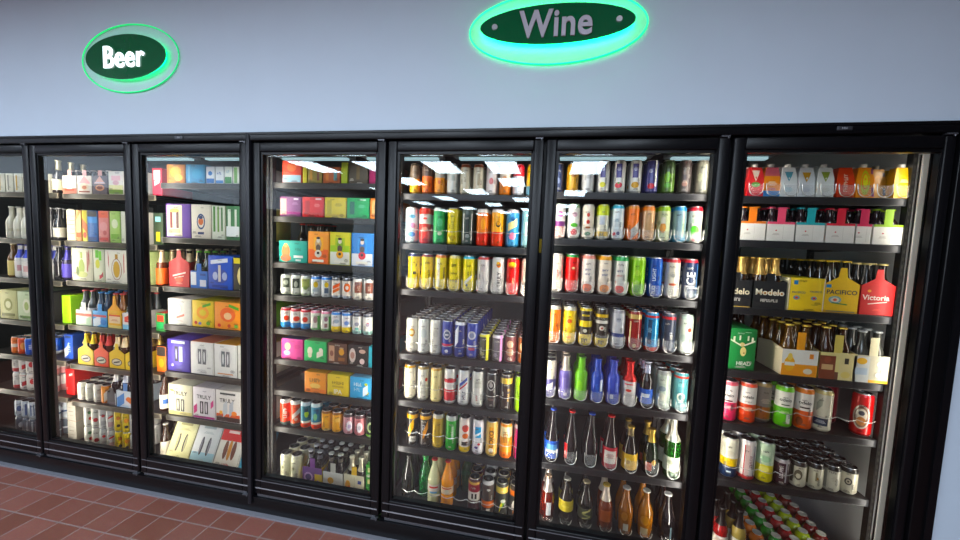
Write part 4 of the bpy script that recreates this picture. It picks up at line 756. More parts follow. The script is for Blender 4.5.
cans(7, 6, A[4:], 0, 5, ['cream short can with black lid and floral print|short|E4DEC8|17171A|b.82,1,2A2624;e.5,30,50,6A6250,-2;e.46,18,24,D8D0B8,-2;r.5,12,80,5A5648,-26', 'cream short can with black lid and narrow print|short|E2DDC6|17171A|b.82,1,24221F;r.5,8,80,6E7050,-24;e.45,10,14,B88A3A,12;r.52,6,40,8A8468,8', 'cream short can with black lid and grey side|short|E0DCCA|17171A|b.82,1,24221F;r.5,18,90,9A9A90,-26;l.6,24,5,C8C2AE,10', 'cream short can with black lid and dark flower|short|E6E0CC|17171A|b.82,1,24221F;e.5,26,34,4E4A44;e.5,16,20,D0C8B4;e.5,8,10,5A5040'], 5)
shelf(7, 7)
bottles(7, 7, [4.049, 4.128], 3, ['red wine bottle with white label|mini|8A2A2A|1C1A1A|L.08,.38,E8E0D4;r.14,56,7,B83038;l.32,36,3,C8A8A0;N.62,.985,1E1A1A', 'pale wine bottle with white label|mini|A8945A|1C1A1A|L.08,.38,E8E4D8;l.3,36,4,B0A890;N.62,.985,1E1A1A'])
def ball(x, y, col, label, prefix='round cocktail bottle'):
    k = ('ball', col)
    if k not in _C:
        r = .0335; mb = MB(); m = mat(col, 'gloss')
        pf = [(r * .62, 0)] + [(r * math.cos(t), r * .92 + r * math.sin(t)) for t in [-0.95 + .215 * i for i in range(10)]] + [(r * .52, r * 1.74), (r * .50, r * 1.82)]
        mb.lathe(pf, m, 18); b = mb.mesh('cocktail_ball')
        mb = MB(); mb.lathe([(r * .57, r * 1.80), (r * .60, r * 1.84), (r * .60, r * 1.93), (r * .55, r * 1.96), (r * .50, r * 1.93), (.0005, r * 1.93)], mat('E6E4DC', 'can'), 18, cap=False); l = mb.mesh('lid'); _C[k] = (b, l)
    b, l = _C[k]; o = tag(put('cocktail_ball', b, None, (x, y, SHZ[7][6] + .0006)), label, 'bottle', 'round cocktail bottles on the bottom shelf'); put('lid', l, o)
for x, c, nm in ((4.250, 'E8872A', 'orange'), (4.334, '1F8A34', 'green'), (4.414, 'A01C2C', 'crimson'), (4.492, 'B8CE2A', 'yellow green'), (4.572, '84141E', 'dark red')):
    for j in range(8 if nm != 'orange' else 4):
        ball(x + random.uniform(-.002, .002), .185 + j * .0695, c, '%s round bottle with white lid, %s from front in its row, bottom shelf' % (nm, ORD[j + 1]))

# ---- fourth door
shelf(4, 1)
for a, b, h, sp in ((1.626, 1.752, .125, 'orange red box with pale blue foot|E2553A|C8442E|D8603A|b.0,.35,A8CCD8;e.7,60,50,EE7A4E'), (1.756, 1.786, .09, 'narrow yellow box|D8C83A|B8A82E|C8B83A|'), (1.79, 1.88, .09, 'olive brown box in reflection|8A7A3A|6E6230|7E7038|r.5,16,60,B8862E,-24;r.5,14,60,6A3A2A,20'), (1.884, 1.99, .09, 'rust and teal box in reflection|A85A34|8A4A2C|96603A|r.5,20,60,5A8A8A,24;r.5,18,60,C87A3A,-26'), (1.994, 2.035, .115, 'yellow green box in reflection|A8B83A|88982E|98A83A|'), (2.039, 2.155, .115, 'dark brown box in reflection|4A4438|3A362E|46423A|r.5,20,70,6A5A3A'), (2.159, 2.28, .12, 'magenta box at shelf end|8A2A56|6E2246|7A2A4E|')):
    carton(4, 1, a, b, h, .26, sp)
shelf(4, 2)
for a, b, sp in ((1.612, 1.752, 'purple and pink slim pack|7A3A72|5E2C5A|8A4A82|r.5,40,90,E8A8A0,-46;r.18,90,14,9A2E7A,20;r.88,30,10,E8DCE4,36;l.7,40,3,B88AB0,30'), (1.756, 1.892, 'red slim pack|D8363E|B02A32|E04A4E|r.9,36,9,EAD8D8,34;r.5,28,70,B82E36,-34;r.16,120,14,C42630;l.65,40,4,F0A0A0,26'), (1.896, 2.028, 'yellow slim pack|DCCB2A|B8AA24|E6D84A|r.5,28,80,B8AC4A,-36;l.7,46,4,9A9024,20;r.12,120,10,C8B020'), (2.032, 2.166, 'emerald green slim pack|1FA866|188850|2FB876|r.5,28,70,2A6A5A,-34;r.9,36,9,D8ECE0,30;l.65,44,4,8ADCB4,24'), (2.170, 2.285, 'orange slim pack|F0923A|C8742E|F0A04E|r.5,30,90,F4C48A,-30;r.15,90,10,E8742A')):
    carton(4, 2, a, b, .112, .30, sp, n=1)
shelf(4, 3)
carton(4, 3, 1.606, 1.790, .125, .13, 'teal box with orange figure|3FA898|2E8878|55B8A8|e.5,52,90,C87A3E,-46;e.78,26,26,D89A5A,-46;e.2,70,40,B86A34,-46;t.62,ABCD,16,2A7A6A,36;r.28,60,14,E0ECE6,36;r.12,34,10,D0E0DA,36')
for k in range(9):
    bottle('dark bottle with red cap behind teal box|long|1E1614|B83A34|', 1.632 + .0655 * (k % 3), .325 + .066 * (k // 3), SHZ[4][2] + .0006, 'dark red-capped bottle behind teal box, %s row, %s' % (ORD[1 + k // 3], ('left', 'middle', 'right')[k % 3]), 'red capped bottles on the third shelf of the fourth door')
fig = 'r.62,58,76,{0};e.62,40,60,{1};e.72,22,26,E4D8C8;e.8,26,14,2E2622;e.5,30,40,5A4A40;e.32,44,44,{2};e.34,18,16,2A1E1C;r.1,70,14,F0EADC'
for a, b, sp in ((1.794, 1.926, 'orange and yellow box with seated figure|F0A02A|D88A24|F4B840|b.0,.45,E8702E;' + fig.format('F4B43A', 'C8A884', 'D8CFC0')), (1.930, 2.058, 'yellow and green box with seated figure|D8D42E|B8B428|E4DC4A|b.0,.4,E6E4DA;b.4,.6,A8CC3A;' + fig.format('B4CC3A', '8AB04A', 'E8A83A')), (2.062, 2.196, 'blue and white box with seated figure|2E84D0|246AB0|4A9ADC|b.0,.38,E6E8EA;' + fig.format('4A9AE0', '2E74C0', 'C83040')), (2.20, 2.29, 'white box beside blue figure box|E4E0D4|C8C4B8|E0DCD0|r.5,30,60,A8C4D0')):
    carton(4, 3, a, b, .184, .24, sp)
A = [1.632 + .0657 * i for i in range(10)]
shelf(4, 4); cans(4, 4, A, 0, 4, ['white can with black and green print|slim12|E6E6DC|D8D8D4|r.6,40,56,4A5244;e.62,24,30,C8CCBC;b.0,.1,C8D0B8', 'white can with dark leaf print|slim12|E6E6DC|D8D8D4|r.6,40,56,3E463C;e.55,20,36,C8CCBC;b.0,.1,C8D0B8', 'white and sage can|slim12|E4E6D8|D8D8D4|r.64,44,50,B4BC78;e.4,24,20,8AA05A;b.0,.12,C8D4B0', 'white can with blue top and gold emblem|slim12|E4E6E4|3A78C8|b.9,1,3A80D0;e.6,26,36,D8B84A,-4;r.36,26,24,B8C0C8', 'white can with blue top and sailboat print|slim12|E4E6E4|3A78C8|b.9,1,3A80D0;e.62,24,30,D8B84A;r.34,22,30,5A6A80', 'white can with dark lid and orange letters|slim12|ECE4DC|2E2E34|b.92,1,3A3A40;s.6,40,20,E06838,20;s.4,40,18,E07848,20;b.0,.14,B8C4D0', 'white can with dark lid and orange swirl|slim12|ECE4DC|2E2E34|b.92,1,3A3A40;e.55,36,50,E8784A;e.55,18,22,F4E4D8;b.0,.14,B8C4D0', 'white can with brown patch|slim12|E8E2D6|D8D0C4|r.6,44,60,8A5040;v.58,ABC,14,D8C0B0', 'white can with rust brown patch|slim12|E8E2D6|D8D0C4|r.6,44,60,7E4638;v.58,ABD,14,D8C0B0', 'bright blue can at shelf end|slim12|2A62C0|C8D0DC|e.6,30,40,4A84D8'])
shelf(4, 5); cans(4, 5, A, 0, 4, ['red topped can with red disc|slim12|ECE8E0|C8404A|b.88,1,C83A44;e.5,34,30,E0523A;b.0,.3,3F8FCC;l.8,26,2,9A8A8A', 'red topped can with red sun|slim12|ECE8E0|C8404A|b.88,1,C83A44;e.5,36,30,E0523A,4;b.0,.3,3F8FCC', 'red topped can with red fruit|slim12|ECE8E0|C8404A|b.88,1,C83A44;e.5,30,32,DC4E36,-4;b.0,.3,3F8FCC;l.8,24,2,9A8A8A', 'pink topped can with green edge|slim12|E8E8DC|E88AA4|b.88,1,E890A8;e.55,24,40,A8888A;r.4,14,80,6CB86A,18;b.0,.14,9ACC98', 'pink topped can with green vine|slim12|E8E8DC|E88AA4|b.88,1,E890A8;e.6,20,26,A8788A;r.3,16,24,8A6A6A;b.0,.14,9ACC98;r.4,12,80,6CB86A,20', 'blue topped can with yellow foot|slim12|E8E8E8|3A84D4|b.86,1,3A84D4;b.0,.3,ECD02A;e.55,30,24,A8B8C8', 'blue topped can with yellow base and lemon|slim12|E8E8E8|3A84D4|b.86,1,3A84D4;b.0,.3,ECD02A;e.5,26,26,7A9AD8', 'black topped white can with teal foot|slim12|E6E4DE|2A2E3A|b.88,1,2A2E3A;b.0,.2,A8D0C8;e.5,26,22,9A9AA8;e.28,24,14,7EC0B0', 'black topped white can with red speck|slim12|E6E4DE|2A2E3A|b.88,1,2A2E3A;b.0,.2,A8D0C8;e.52,24,24,A89AA8;e.6,8,8,C8505A', 'white can at the shelf end|slim12|E0E0DC|C8C8C8|b.0,.2,8AC0D0'])
shelf(4, 6)
for a, b, sp in ((1.622, 1.768, 'hot pink box with blue top|E0559A|B83A7A|2E3E66|e.62,40,46,F0C8A8,-30;e.3,44,30,A8B8D8,-34;l.7,50,5,C8407E,32'), (1.772, 1.918, 'bright green box with white glass print|3FC072|2FA05C|8ACC8A|e.5,34,50,F0F0D8,-34;e.3,26,30,E8E8C8,-34;s.4,40,34,F0EEDA,20,30;e.6,24,22,F4F2E0,36'), (1.922, 2.046, 'brown box with two tall cups|5A3A2C|46301F|4A3026|r.5,34,90,C8A084,-34;e.5,24,34,8A5A4A,-34;e.6,34,40,D89A4A,28;r.25,40,20,8A5A34,28;l.8,34,2,E8C8A0,28'), (2.052, 2.172, 'dark box with cup and ball prints|1E1A1A|161314|2A2626|e.5,40,84,D8C8C0,-32;e.5,26,40,B88A7E,-32;e.72,40,24,C8A898,28;e.25,30,34,E0C8C4,28'), (2.176, 2.29, 'teal box with yellow emblem|1F9AAC|187A8A|2FA8B8|e.5,34,40,E8D02A,-6;l.7,60,4,0E6A7A')):
    carton(4, 6, a, b, .122, .30, sp)
shelf(4, 7)
carton(4, 7, 1.640, 1.768, .05, .36, 'flat dark box with red stripe lying down|2A2624|1E1A1A|8A2430|', y=.30)
carton(4, 7, 1.775, 1.918, .124, .26, 'orange beer box|F0A024|D88A1C|F4B440|b.0,.2,E8842A;t.62,ABCDE,22,8A6A40;e.35,70,30,F4C878;l.24,60,2,A87030')
carton(4, 7, 1.922, 2.062, .124, .26, 'yellow beer box with white letters|E8CC18|C8AE14|F0DA34|t.2,IPA,26,F4F0D8;t.62,ABCDEF,18,8A7A2A;r.44,70,12,C8AE2A')
carton(4, 7, 2.066, 2.200, .124, .26, 'light blue box with splash print|4FA8D8|3A8ABC|7EC0E0|t.66,ABCD,20,D8ECF4,-16;t.42,ABC,20,B8D8EC,-20;e.3,36,26,D8C84A,34;s.4,30,50,E8F4FA,20,30;e.7,20,16,D0D840,34')
carton(4, 7, 2.204, 2.29, .118, .24, 'red box at shelf end|D84034|B0342A|D85A4A|r.5,16,80,F0E0D0')
shelf(4, 8)
SA = [1.630, 1.699, 1.768, 1.836]; cans(4, 8, SA, 0, 3, ['orange can with white lettering|pint|E2532E|C8C8C8|b.86,1,E8E0D8;v.5,ABCDE,20,F4DCD0;b.0,.14,5A6A64', 'orange can with white swirl|pint|E4603A|C8C8C8|b.86,1,E8E0D8;s.5,44,30,F4E0D4,40;b.0,.14,5A6A64;e.3,20,20,F0C8B0', 'teal can with orange foot|pint|1F7A8A|C8C8C8|b.86,1,C8DCE0;b.0,.2,E2562E;b.2,.28,F0EAD8;e.55,24,40,B8D85A,2;r.7,20,20,0E4A5A', 'teal blue can with orange foot|pint|1F86A4|C8C8C8|b.86,1,C8DCE0;b.0,.2,E2562E;b.2,.28,F0EAD8;e.5,22,44,8ACC9A,-4;r.7,14,30,2A5A80,8'])
cans(4, 8, [1.905, 1.973], 0, 3, ['golden yellow can|short|EAAE24|2A2220|b.9,1,8A5A20;v.5,AB,16,F0CC6A;r.1,30,8,F0D89A', 'golden yellow can with pale lines|short|EAAC22|2A2220|b.9,1,8A5A20;l.7,30,5,F4D88A;b.0,.08,B8801A'], 5)
cans(4, 8, [2.046, 2.117, 2.187, 2.256], 0, 3, ['pink and white can with oval|short|D8A0A8|3A2A2E|b.84,1,3A2A30;e.42,34,60,ECE6EC;e.4,18,26,B8A8C8;b.0,.08,A88AC0', 'coral pink can with white oval|short|D88A8E|3A2A2E|b.84,1,4A3034;e.42,34,60,F0E8EC;e.4,18,26,C8C0CC;b.0,.08,C8A0C8', 'black and green can|short|1E2420|2A2A2A|e.5,40,60,C8DC9A;e.5,24,36,2E3A2A;b.0,.15,8ACC3A;b.86,1,1A1E1A', 'dark can at shelf end|short|241E20|2A2A2A|e.5,30,50,8A3A44'], 7)
shelf(4, 9)
for q in range(2):
    for j in range(4):
        sp = 'tall pale cream can|wide|E0DEC4|D0D0C8|e.55,34,60,D0CEB4;e.6,14,20,8A8A6A;l.3,34,4,A8A88A;b.93,1,D0CEB8'
        can(sp, 1.640 + .072 * q, .175 + j * .073, SHZ[4][8] + .0006, 'tall pale cream can, %s from front in %s pair row, bottom shelf, fourth door' % (ORD[j + 1], ('left', 'right')[q]), 'cans on the ninth shelf behind the fourth glass')
DB = 'dark bottle with silver crown|long|1C1618|C4C6CC|N.80,.9,8A8A94'
carrier(4, 9, 1.765, 1.895, .135, 'purple carrier with yellow side|6A4A80|D8B83A|7A4A8A|e.55,60,60,B89AC0,-24;e.55,40,40,4A3A6A,-24;r.4,50,90,D8B83A,42;e.3,30,40,8A5A9A,40', DB, 2, 3, .19)
carrier(4, 9, 1.90, 2.030, .125, 'white carrier with amber print|DAD8D0|C0BEB6|C8C4B8|e.6,40,40,D8A83A,-14;r.2,110,10,A8A8A0;l.4,50,3,8A8A84,24', 'dark bottle with white crown|long|1A1516|DCDCD8|N.80,.9,8A8478', 2, 3, .18)
carrier(4, 9, 2.035, 2.165, .130, 'white carrier with yellow flower and blue flag|DCD6BC|C8C0A4|D8B04A|e.5,34,60,D8A02E,-38;e.4,20,26,C86A2E,-30;r.7,22,20,2A3E80,36;l.4,40,4,A8A48E,30;r.5,2,110,A8A08A,4', 'pale necked bottle with cream crown|long|2A2420|E0DCC8|N.66,.97,D8D0B8', 2, 3, .18)
for q, x in enumerate((1.800, 1.862, 1.935, 1.997, 2.07, 2.132)):
    for j in range(3):
        bottle(DB, x, .395 + .067 * j, SHZ[4][8] + .0006, 'dark silver-crowned bottle behind carriers, %s row, %s across, bottom shelf, fourth door' % (ORD[j + 1], ORD[q + 1]), 'loose dark bottles on the bottom shelf of the fourth door')
for j in range(3):
    carton(4, 9, 2.172, 2.29, .068, .22, 'green and cream box, %s in its stack of three|3F8A3A|2E6A2C|5AA04A|r.55,60,26,C8C08A,-14;e.5,20,22,D87A3A,-20' % ('lowest', 'middle', 'topmost')[j], dz=.0695 * j)
# ---- third door
shelf(3, 1)
for a, b, h, sp in ((.833, .966, .112, 'orange and yellow box|E8962E|C87A24|EAA84A|e.6,80,70,F0BC4A;e.3,60,40,F4D86A,20;r.5,10,100,D87A2A,-54'), (.970, 1.106, .112, 'sky blue box|2F9ED0|2480AC|5AB4DC|r.5,16,90,7AC0E0,-44;e.5,70,60,48ACD8,14'), (1.114, 1.176, .10, 'white box with blue foot|E8ECF0|C8CCD0|E0E4E8|b.0,.3,2E72B8;e.6,30,26,3A7AC0'), (1.180, 1.238, .10, 'white box with blue lettering|E8ECEE|C8CCD0|E0E4E8|t.6,ABC,16,2E64A8;b.0,.2,4A8ACC'), (1.242, 1.296, .10, 'white box with green foot|E8ECE4|C8CCD0|E0E4E8|b.0,.4,3E8A4A;t.7,AB,14,5AA0C0'), (1.30, 1.40, .10, 'pale box with green stripe|E4E6DA|C8CCC0|E0E4D8|r.5,20,90,7AA86A,-30'), (1.404, 1.50, .10, 'plain white box at shelf end|E6E6E2|C8C8C4|E0E0DC|')):
    carton(3, 1, a, b, h, .26, sp)
shelf(3, 2)
carton(3, 2, .819, 1.000, .205, .26, 'purple box with cream panel|6E4AA0|55388A|7A5AAC|r.5,110,190,E8DCC4,-26;r.55,18,110,7A3A3A,-50;r.55,18,110,6A4040,-4;e.8,70,24,E8C87A,-26;r.2,80,24,D8C8A0,-26')
carton(3, 2, 1.003, 1.146, .205, .26, 'cream box with round can emblem|E8E0D0|D0C8B8|E4DCCC|e.5,60,96,2E4A78;e.5,46,74,E4DCCC;e.5,36,44,C86A3E;e.62,30,20,2A3E66;r.16,44,14,2E3E66')
carton(3, 2, 1.150, 1.245, .20, .24, 'white and green striped box|DCE0D0|B8C0A8|C8D0B8|r.6,14,150,5A8A4A,-28;r.6,12,150,7AA05A,0;r.6,10,140,4A7A44,26')
carton(3, 2, 1.249, 1.347, .20, .24, 'dark green and white box|4A7A52|3A6442|4A7A52|r.6,20,120,DCE4D8,-24;r.6,14,120,D0D8CC,20;r.25,90,60,E4E8E8')
carton(3, 2, 1.351, 1.50, .20, .24, 'yellow and blue box at shelf end|D8D08A|B8B070|C8C080|e.5,50,80,3A7AC0')
shelf(3, 3)
DB2 = 'dark bottle with cream neck label|long|241612|C8B8A0|N.68,.9,C8B090'
carrier(3, 3, .833, .985, .150, 'orange red carrier with white script|B62C18|962412|B83018|Hfront;s.52,96,9,F0DCD0,24;s.40,70,6,F0D0C0,16;e.3,60,30,E0583A;l.16,60,2,F0A890', DB2, 2, 3, .225)
carrier(3, 3, .990, 1.115, .105, 'white and blue carrier with label panels|3A6AB8|2E549A|3A6AB8|r.55,40,80,E4E6E8,-38;r.3,44,40,D8DCE4,30;r.8,40,14,2A4A8A,30', 'dark bottle with leaf green cap|long|1E2418|6AAE34|', 2, 3, .15)
carton(3, 3, 1.119, 1.292, .205, .26, 'royal blue box with three bottle picture|1F4FB4|183E94|2E5EC0|s.84,120,24,E4E8F0,16,-6;e.4,110,90,3A4E9A;r.48,18,100,D8D0C8,-4;e.4,36,50,B8C0DC,-34;e.4,36,50,A8B4D8,32;r.1,110,16,18388A')
carton(3, 3, 1.296, 1.45, .20, .24, 'black box with cream oval|1C1A1C|141214|242224|e.45,96,140,D8C88A;e.45,80,120,E4D8A8;v.45,AB,30,3A3028;b.82,1,D8C84A')
for k in range(6):
    bottle(DB2, .87 + .066 * (k % 2), .395 + .067 * (k // 2), SHZ[3][2] + .0006, 'dark bottle behind orange red carrier, %s row, %s side' % (ORD[1 + k // 2], ('left', 'right')[k % 2]), 'loose bottles on the third shelf of the third door')
shelf(3, 4)
for a, b, sp in ((.818, .994, 'white box with faint red crest|E8E4DA|CCC8BE|E0D8D0|e.62,64,70,D0CCC0,-10;e.62,46,50,E4E0D6,-10;s.34,60,14,D88A7A,20,6;l.18,60,2,C8A8A0'), (.998, 1.156, 'yellow box with orange fruit print|ECCB24|CCAE1E|E4D060|e.55,90,80,F0A42A;e.55,50,40,E0C84A;e.16,22,22,C83A34,-50;e.14,22,20,6A6AB0,-20;e.16,30,24,7AB04A,40;s.84,60,16,5AA03A,20,30'), (1.160, 1.352, 'orange box with fruit print|EE9A3A|CE7E2C|F0B060|e.55,110,90,E8702E;e.5,56,44,F0C49A;e.14,24,22,D0383A,-60;e.14,24,22,C84A2A,10;s.84,70,18,5AA03A,-20,44;e.14,30,22,7AB04A,60'), (1.356, 1.50, 'green tinted box at shelf end|7AB84A|5E9838|8AC05A|e.5,70,70,E8D84A')):
    carton(3, 4, a, b, .165, .40, sp)
slim2 = 'r.55,26,96,{0},-16;r.55,26,96,{1},18;e.55,10,70,{2},-16;e.55,10,70,{2},18'
shelf(3, 5)
for a, b, sp in ((.806, .977, 'purple box with two can picture|4A3AA0|3A2E84|5A4AAC|e.55,110,150,5A4AB4;' + slim2.format('2E2A44', 'D8D8E0', 'B8B8D0') + ';r.92,100,16,D8D8E8;e.2,20,20,D8D0F0,-44'), (.981, 1.150, 'white box with red top edge|E8E6E2|CCCAC6|C87A64|e.6,90,120,D8D6D4;' + slim2.format('6A6A70', '5A5A60', 'E8E8E8') + ';l.14,80,2,A8A8A8'), (1.154, 1.318, 'white box with orange top edge|E8E6E2|CCCAC6|D89A4A|e.6,90,120,D8D6D4;' + slim2.format('5A6266', '6A6A6E', 'E8E8E8') + ';r.1,110,8,D8A07A'), (1.322, 1.48, 'white box with yellow top edge|E8E6DE|CCCAC0|E0C84A|' + slim2.format('6A6A70', '5A5A60', 'E8E8E8'))):
    carton(3, 5, a, b, .205, .42, sp)
shelf(3, 6)
for a, b, sp in ((.806, .988, 'cream seltzer box with black lettering|E8E2C4|CCC6A8|D8D4C0|t.72,TRULY,26,1E1C1A;' + slim2.format('4A4640', '5A564E', 'E8E4CC').replace('.55', '.34').replace(',96,', ',80,') + ';b.0,.12,D8CC8A;e.8,30,14,8AA05A,-60'), (.992, 1.158, 'white seltzer box with magenta edges|E8E0E2|CCC4C6|D8D0D0|t.7,TRULY,25,1E1C1E;' + slim2.format('3A3238', '4A4248', 'E8DCE4').replace('.55', '.36').replace(',96,', ',80,') + ';s.3,24,50,C83A78,20,-62;s.5,20,40,D85A90,20,62;b.0,.08,B8448A'), (1.162, 1.340, 'white seltzer box with flame foot|E8E2DC|CCC6C0|D8D0C8|t.68,TRULY,26,1E1C1A,-6;b.0,.16,3A1E1A;b.16,.26,D8602A;s.42,30,80,C8CCD0,30,-20;s.44,28,80,B8BCC4,30,24;e.3,40,30,E88A3A,44;e.3,24,24,F0B04A,-50;r.9,110,12,3A3A3A'), (1.344, 1.50, 'white box at row end|E8E4DC|CCC8C0|D8D4CC|r.5,30,120,C8743A,-40')):
    carton(3, 6, a, b, .20, .42, sp)
shelf(3, 7)
curv = 'e.42,24,110,{0},-26;e.42,10,90,{1},-30;e.42,24,110,{0},26;e.42,10,90,{1},30;r.84,90,14,{2};l.74,80,3,{2};t.10,ABCDE,16,{2}'
for a, b, sp in ((.770, .944, 'tilted pale yellow box with two bottle shapes|E4E0B0|C8C498|DCD8A8|' + curv.format('4A4640', 'B8B48A', 'A8A478') + ';b.0,.04,D8C84A'), (.948, 1.128, 'tilted white box with blue foot|E2E4E4|C4C8C8|DCE0E0|b.0,.28,A8CCDC;' + curv.format('3E3E44', '8A8A94', 'A8B4B8')), (1.132, 1.312, 'tilted white and red box with brown bottles|E2DED4|C4C0B8|DCD8D0|b.62,1,D02E34;e.42,30,110,6A3A2A,-30;e.42,26,120,C88A4A,0;e.42,30,110,6A3A2A,30;r.82,80,16,F0E0D8;b.0,.2,E8E4DC;t.1,ABCDE,16,B83034'), (1.316, 1.49, 'tilted blue and white box at row end|5AA8D0|4A8AB0|8AC0DC|b.5,1,E0E4E4;e.4,40,100,3E5A78')):
    carton(3, 7, a, b, .262, .06, sp, y=.142, rx=-.42)
# ---- second door
shelf(2, 1)
for q, (x0, x1, sp) in enumerate(((.010, .128, 'white house shaped carrier with pink label|E6DED4|D0C8BE|DFA8A0|b.0,.3,C87A6A;a.78,100,50,E8B8A8;e.4,60,40,F0E4D8;r.2,80,12,A84A3A'), (.132, .252, 'white carrier with pink roof and cream label|E8DCD0|D0C4B8|E4A0A0|a.78,100,50,E8A0A0;e.4,70,46,E4D0B8;e.35,40,24,B86A4A;r.12,90,10,8A3A2A'), (.256, .378, 'dark carrier with pink roof label|4A3E50|3A3040|DDA098|a.78,90,50,DFA898;e.35,74,40,C88A6A;e.35,50,24,6A2E24;r.62,80,8,D8C8D0'))):
    carrier(2, 1, x0, x1, .115, sp, 'bottle with pale cap in house carrier|small|2A2028|E0D0C8|', 2, 2, .150)
carton(2, 1, .385, .505, .145, .10, 'tall white and yellow wine box|ECE6DC|D0CAC0|E0C84A|b.0,.2,7A9A4A;b.2,.4,E8E2A0;r.7,70,30,E8B8C0;e.5,50,30,D8A8B0')
carton(2, 1, .51, .64, .145, .10, 'white wine box beside yellow one|E4E0D8|C8C4BC|D8D4CC|r.5,60,60,C8D0D8')
shelf(2, 2)
carton(2, 2, .030, .105, .20, .24, 'cream box with thin stripes|E8E0C4|CCC4A8|D8D0B4|r.8,60,5,C8A070;r.66,60,5,C8A878;r.52,60,5,C8A070;r.38,60,5,C8A878;r.24,60,5,C8A070')
carton(2, 2, .108, .155, .20, .24, 'orange and cream narrow box|E0A06A|C08050|D8B080|s.5,40,120,E8D8A0,60;r.2,36,30,D86A3A')
carton(2, 2, .158, .205, .20, .24, 'yellow and red narrow box|DCCB5A|B8A848|D0C060|s.5,40,60,D87A4A,-40;e.2,30,40,C85A3A')
for q, (x, sp) in enumerate(((.245, 'blue bottle pack with black top|2A6AB0|1E5090|1E2028|b.8,1,22242C;b.6,.8,3A8AD0;v.4,ABCD,24,4A7AB8;r.1,70,20,1E4A84'), (.335, 'pink pack with dark speckles|D88A8A|B86A6A|C8706A|b.78,1,E0705A;e.5,60,60,E0A0A0;e.3,30,30,B85A5A,10;r.1,70,20,C84A4A'), (.425, 'green and white pack|A8C878|88A85E|9AC060|e.6,50,60,E0E8C8;r.2,60,30,7AA84A'), (.515, 'pale pack at row end|D8D8C8|B8B8A8|C8C8B8|'), (.605, 'white pack beside pale one|E0DCD4|C0BCB4|D0CCC4|'))):
    carton(2, 2, x - .043, x + .043, .20, .22, sp)
shelf(2, 3)
carton(2, 3, .060, .235, .215, .24, 'cream box with green bottle picture|E8E4CC|D0CCB4|DCD8C0|e.42,50,110,A8B868,-4;r.78,18,40,A8B868,-4;e.2,90,40,C8CC8A;r.6,6,130,B84A4A,46;s.7,8,90,B84A4A,40,60;e.3,24,60,6A7A44,-36')
carton(2, 3, .239, .330, .215, .24, 'white box with lime green bottles|E4E4CC|C8C8B0|7AC03A|r.85,26,50,6AB82E,-12;e.55,36,60,D8D86A,-8;r.8,22,60,7AC838,14;s.2,30,30,C83A4A,20,20;e.3,60,40,E8E8D0')
carton(2, 3, .334, .525, .215, .24, 'white box with amber bottle picture|E8E4D8|D0CCC0|DCD8CC|e.42,56,110,C8A04A;r.78,22,40,B88A34;e.42,84,140,8A3A34;e.42,76,132,E4E0D4;e.42,54,108,C8A04A;s.6,6,120,B83A44,20,60;s.7,6,80,B83A44,-40,-62')
carton(2, 3, .529, .66, .215, .24, 'lime edged white box|DCE4B8|B8C890|C8DC7A|r.5,20,180,8AC83A,-40')
shelf(2, 4)
CB = 'clear bottle with red cap|long|4A4E50|C8484A|L.1,.5,D8D8DC'
carrier(2, 4, .076, .212, .100, 'white carrier with coral stripe and green fade|E4E2DC|C8C6C0|D8D8D0|b.6,.78,D8705A;s.3,40,50,B8D0B0,20,40;b.0,.1,C8D8C0;e.4,50,20,ECE4DC,-10', CB, 2, 3, .15)
carrier(2, 4, .216, .338, .105, 'blue and white carrier with red stripe|5AA0D8|3A80B8|3A8AD0|s.3,60,60,DCE4EC,30,-24;r.68,110,14,C85A5A;e.3,50,40,2E7AC8,30', 'blue tinted bottle with blue cap|long|1E3A5A|3A8AD0|', 2, 3, .15)
carrier(2, 4, .342, .456, .115, 'amber yellow carrier with pale label|E8B43A|C8942E|E8A82A|Hfront;r.5,90,50,EAD0B0;r.72,90,10,C84A3A;l.5,60,3,B86A4A;b.0,.16,E4D08A', 'amber bottle with red cap|long|7A4A1A|C8484A|', 2, 3, .21)
carrier(2, 4, .46, .585, .105, 'white carrier with red fade and blue foot|E4DCD8|C8C0BC|D8D0CC|b.0,.3,8AC0E0;s.7,50,30,D85A4A,20,-20;r.5,80,10,C84A4A', CB, 2, 3, .15)
shelf(2, 5)
OV = 'Hfront;e.42,86,50,1E1A18;e.42,74,40,D8D0BC;s.42,50,10,1E1A18,10'
for x0, x1, nm, c, c2, bs in ((.080, .212, 'first yellow carrier', 'E8C81E', 'C8A818', 'amber bottle with yellow neck label|long|3A2210|D8B83A|N.62,.9,E0C02A'), (.216, .338, 'orange red carrier', 'E0582A', 'B84420', 'brown bottle with red neck label|long|4A1E16|C8B8A8|N.62,.9,C83A34'), (.342, .468, 'second yellow carrier', 'E6C21E', 'C6A218', 'brown bottle with cream neck label|long|3A2014|D8C8A0|N.62,.9,D8C098'), (.472, .60, 'third yellow carrier', 'E8C820', 'C8A818', 'brown bottle with gold neck label|long|3A2014|D8C8A0|N.62,.9,D8B050')):
    carrier(2, 5, x0, x1, .100, '%s with dark oval emblem|%s|%s|%s|%s' % (nm, c, c2, c, OV), bs, 2, 3, .165)
shelf(2, 6)
W6 = [.070, .1375, .205, .2725]
cans(2, 6, W6, 0, 4, ['white can with grey print|short|E0DED2|C8C8C0|e.5,36,50,C8C6BA', 'white can with faint stripes|short|DEDCD0|C8C8C0|l.7,36,6,B8B6A8', 'white can with soft crest|short|E0DED4|C8C8C0|e.6,26,30,C8C4B8;l.3,30,3,B8B4A8', 'orange and white can|short|E0944A|C8C8C0|s.5,36,60,E8E0D4,40;b.0,.1,D8742A'])
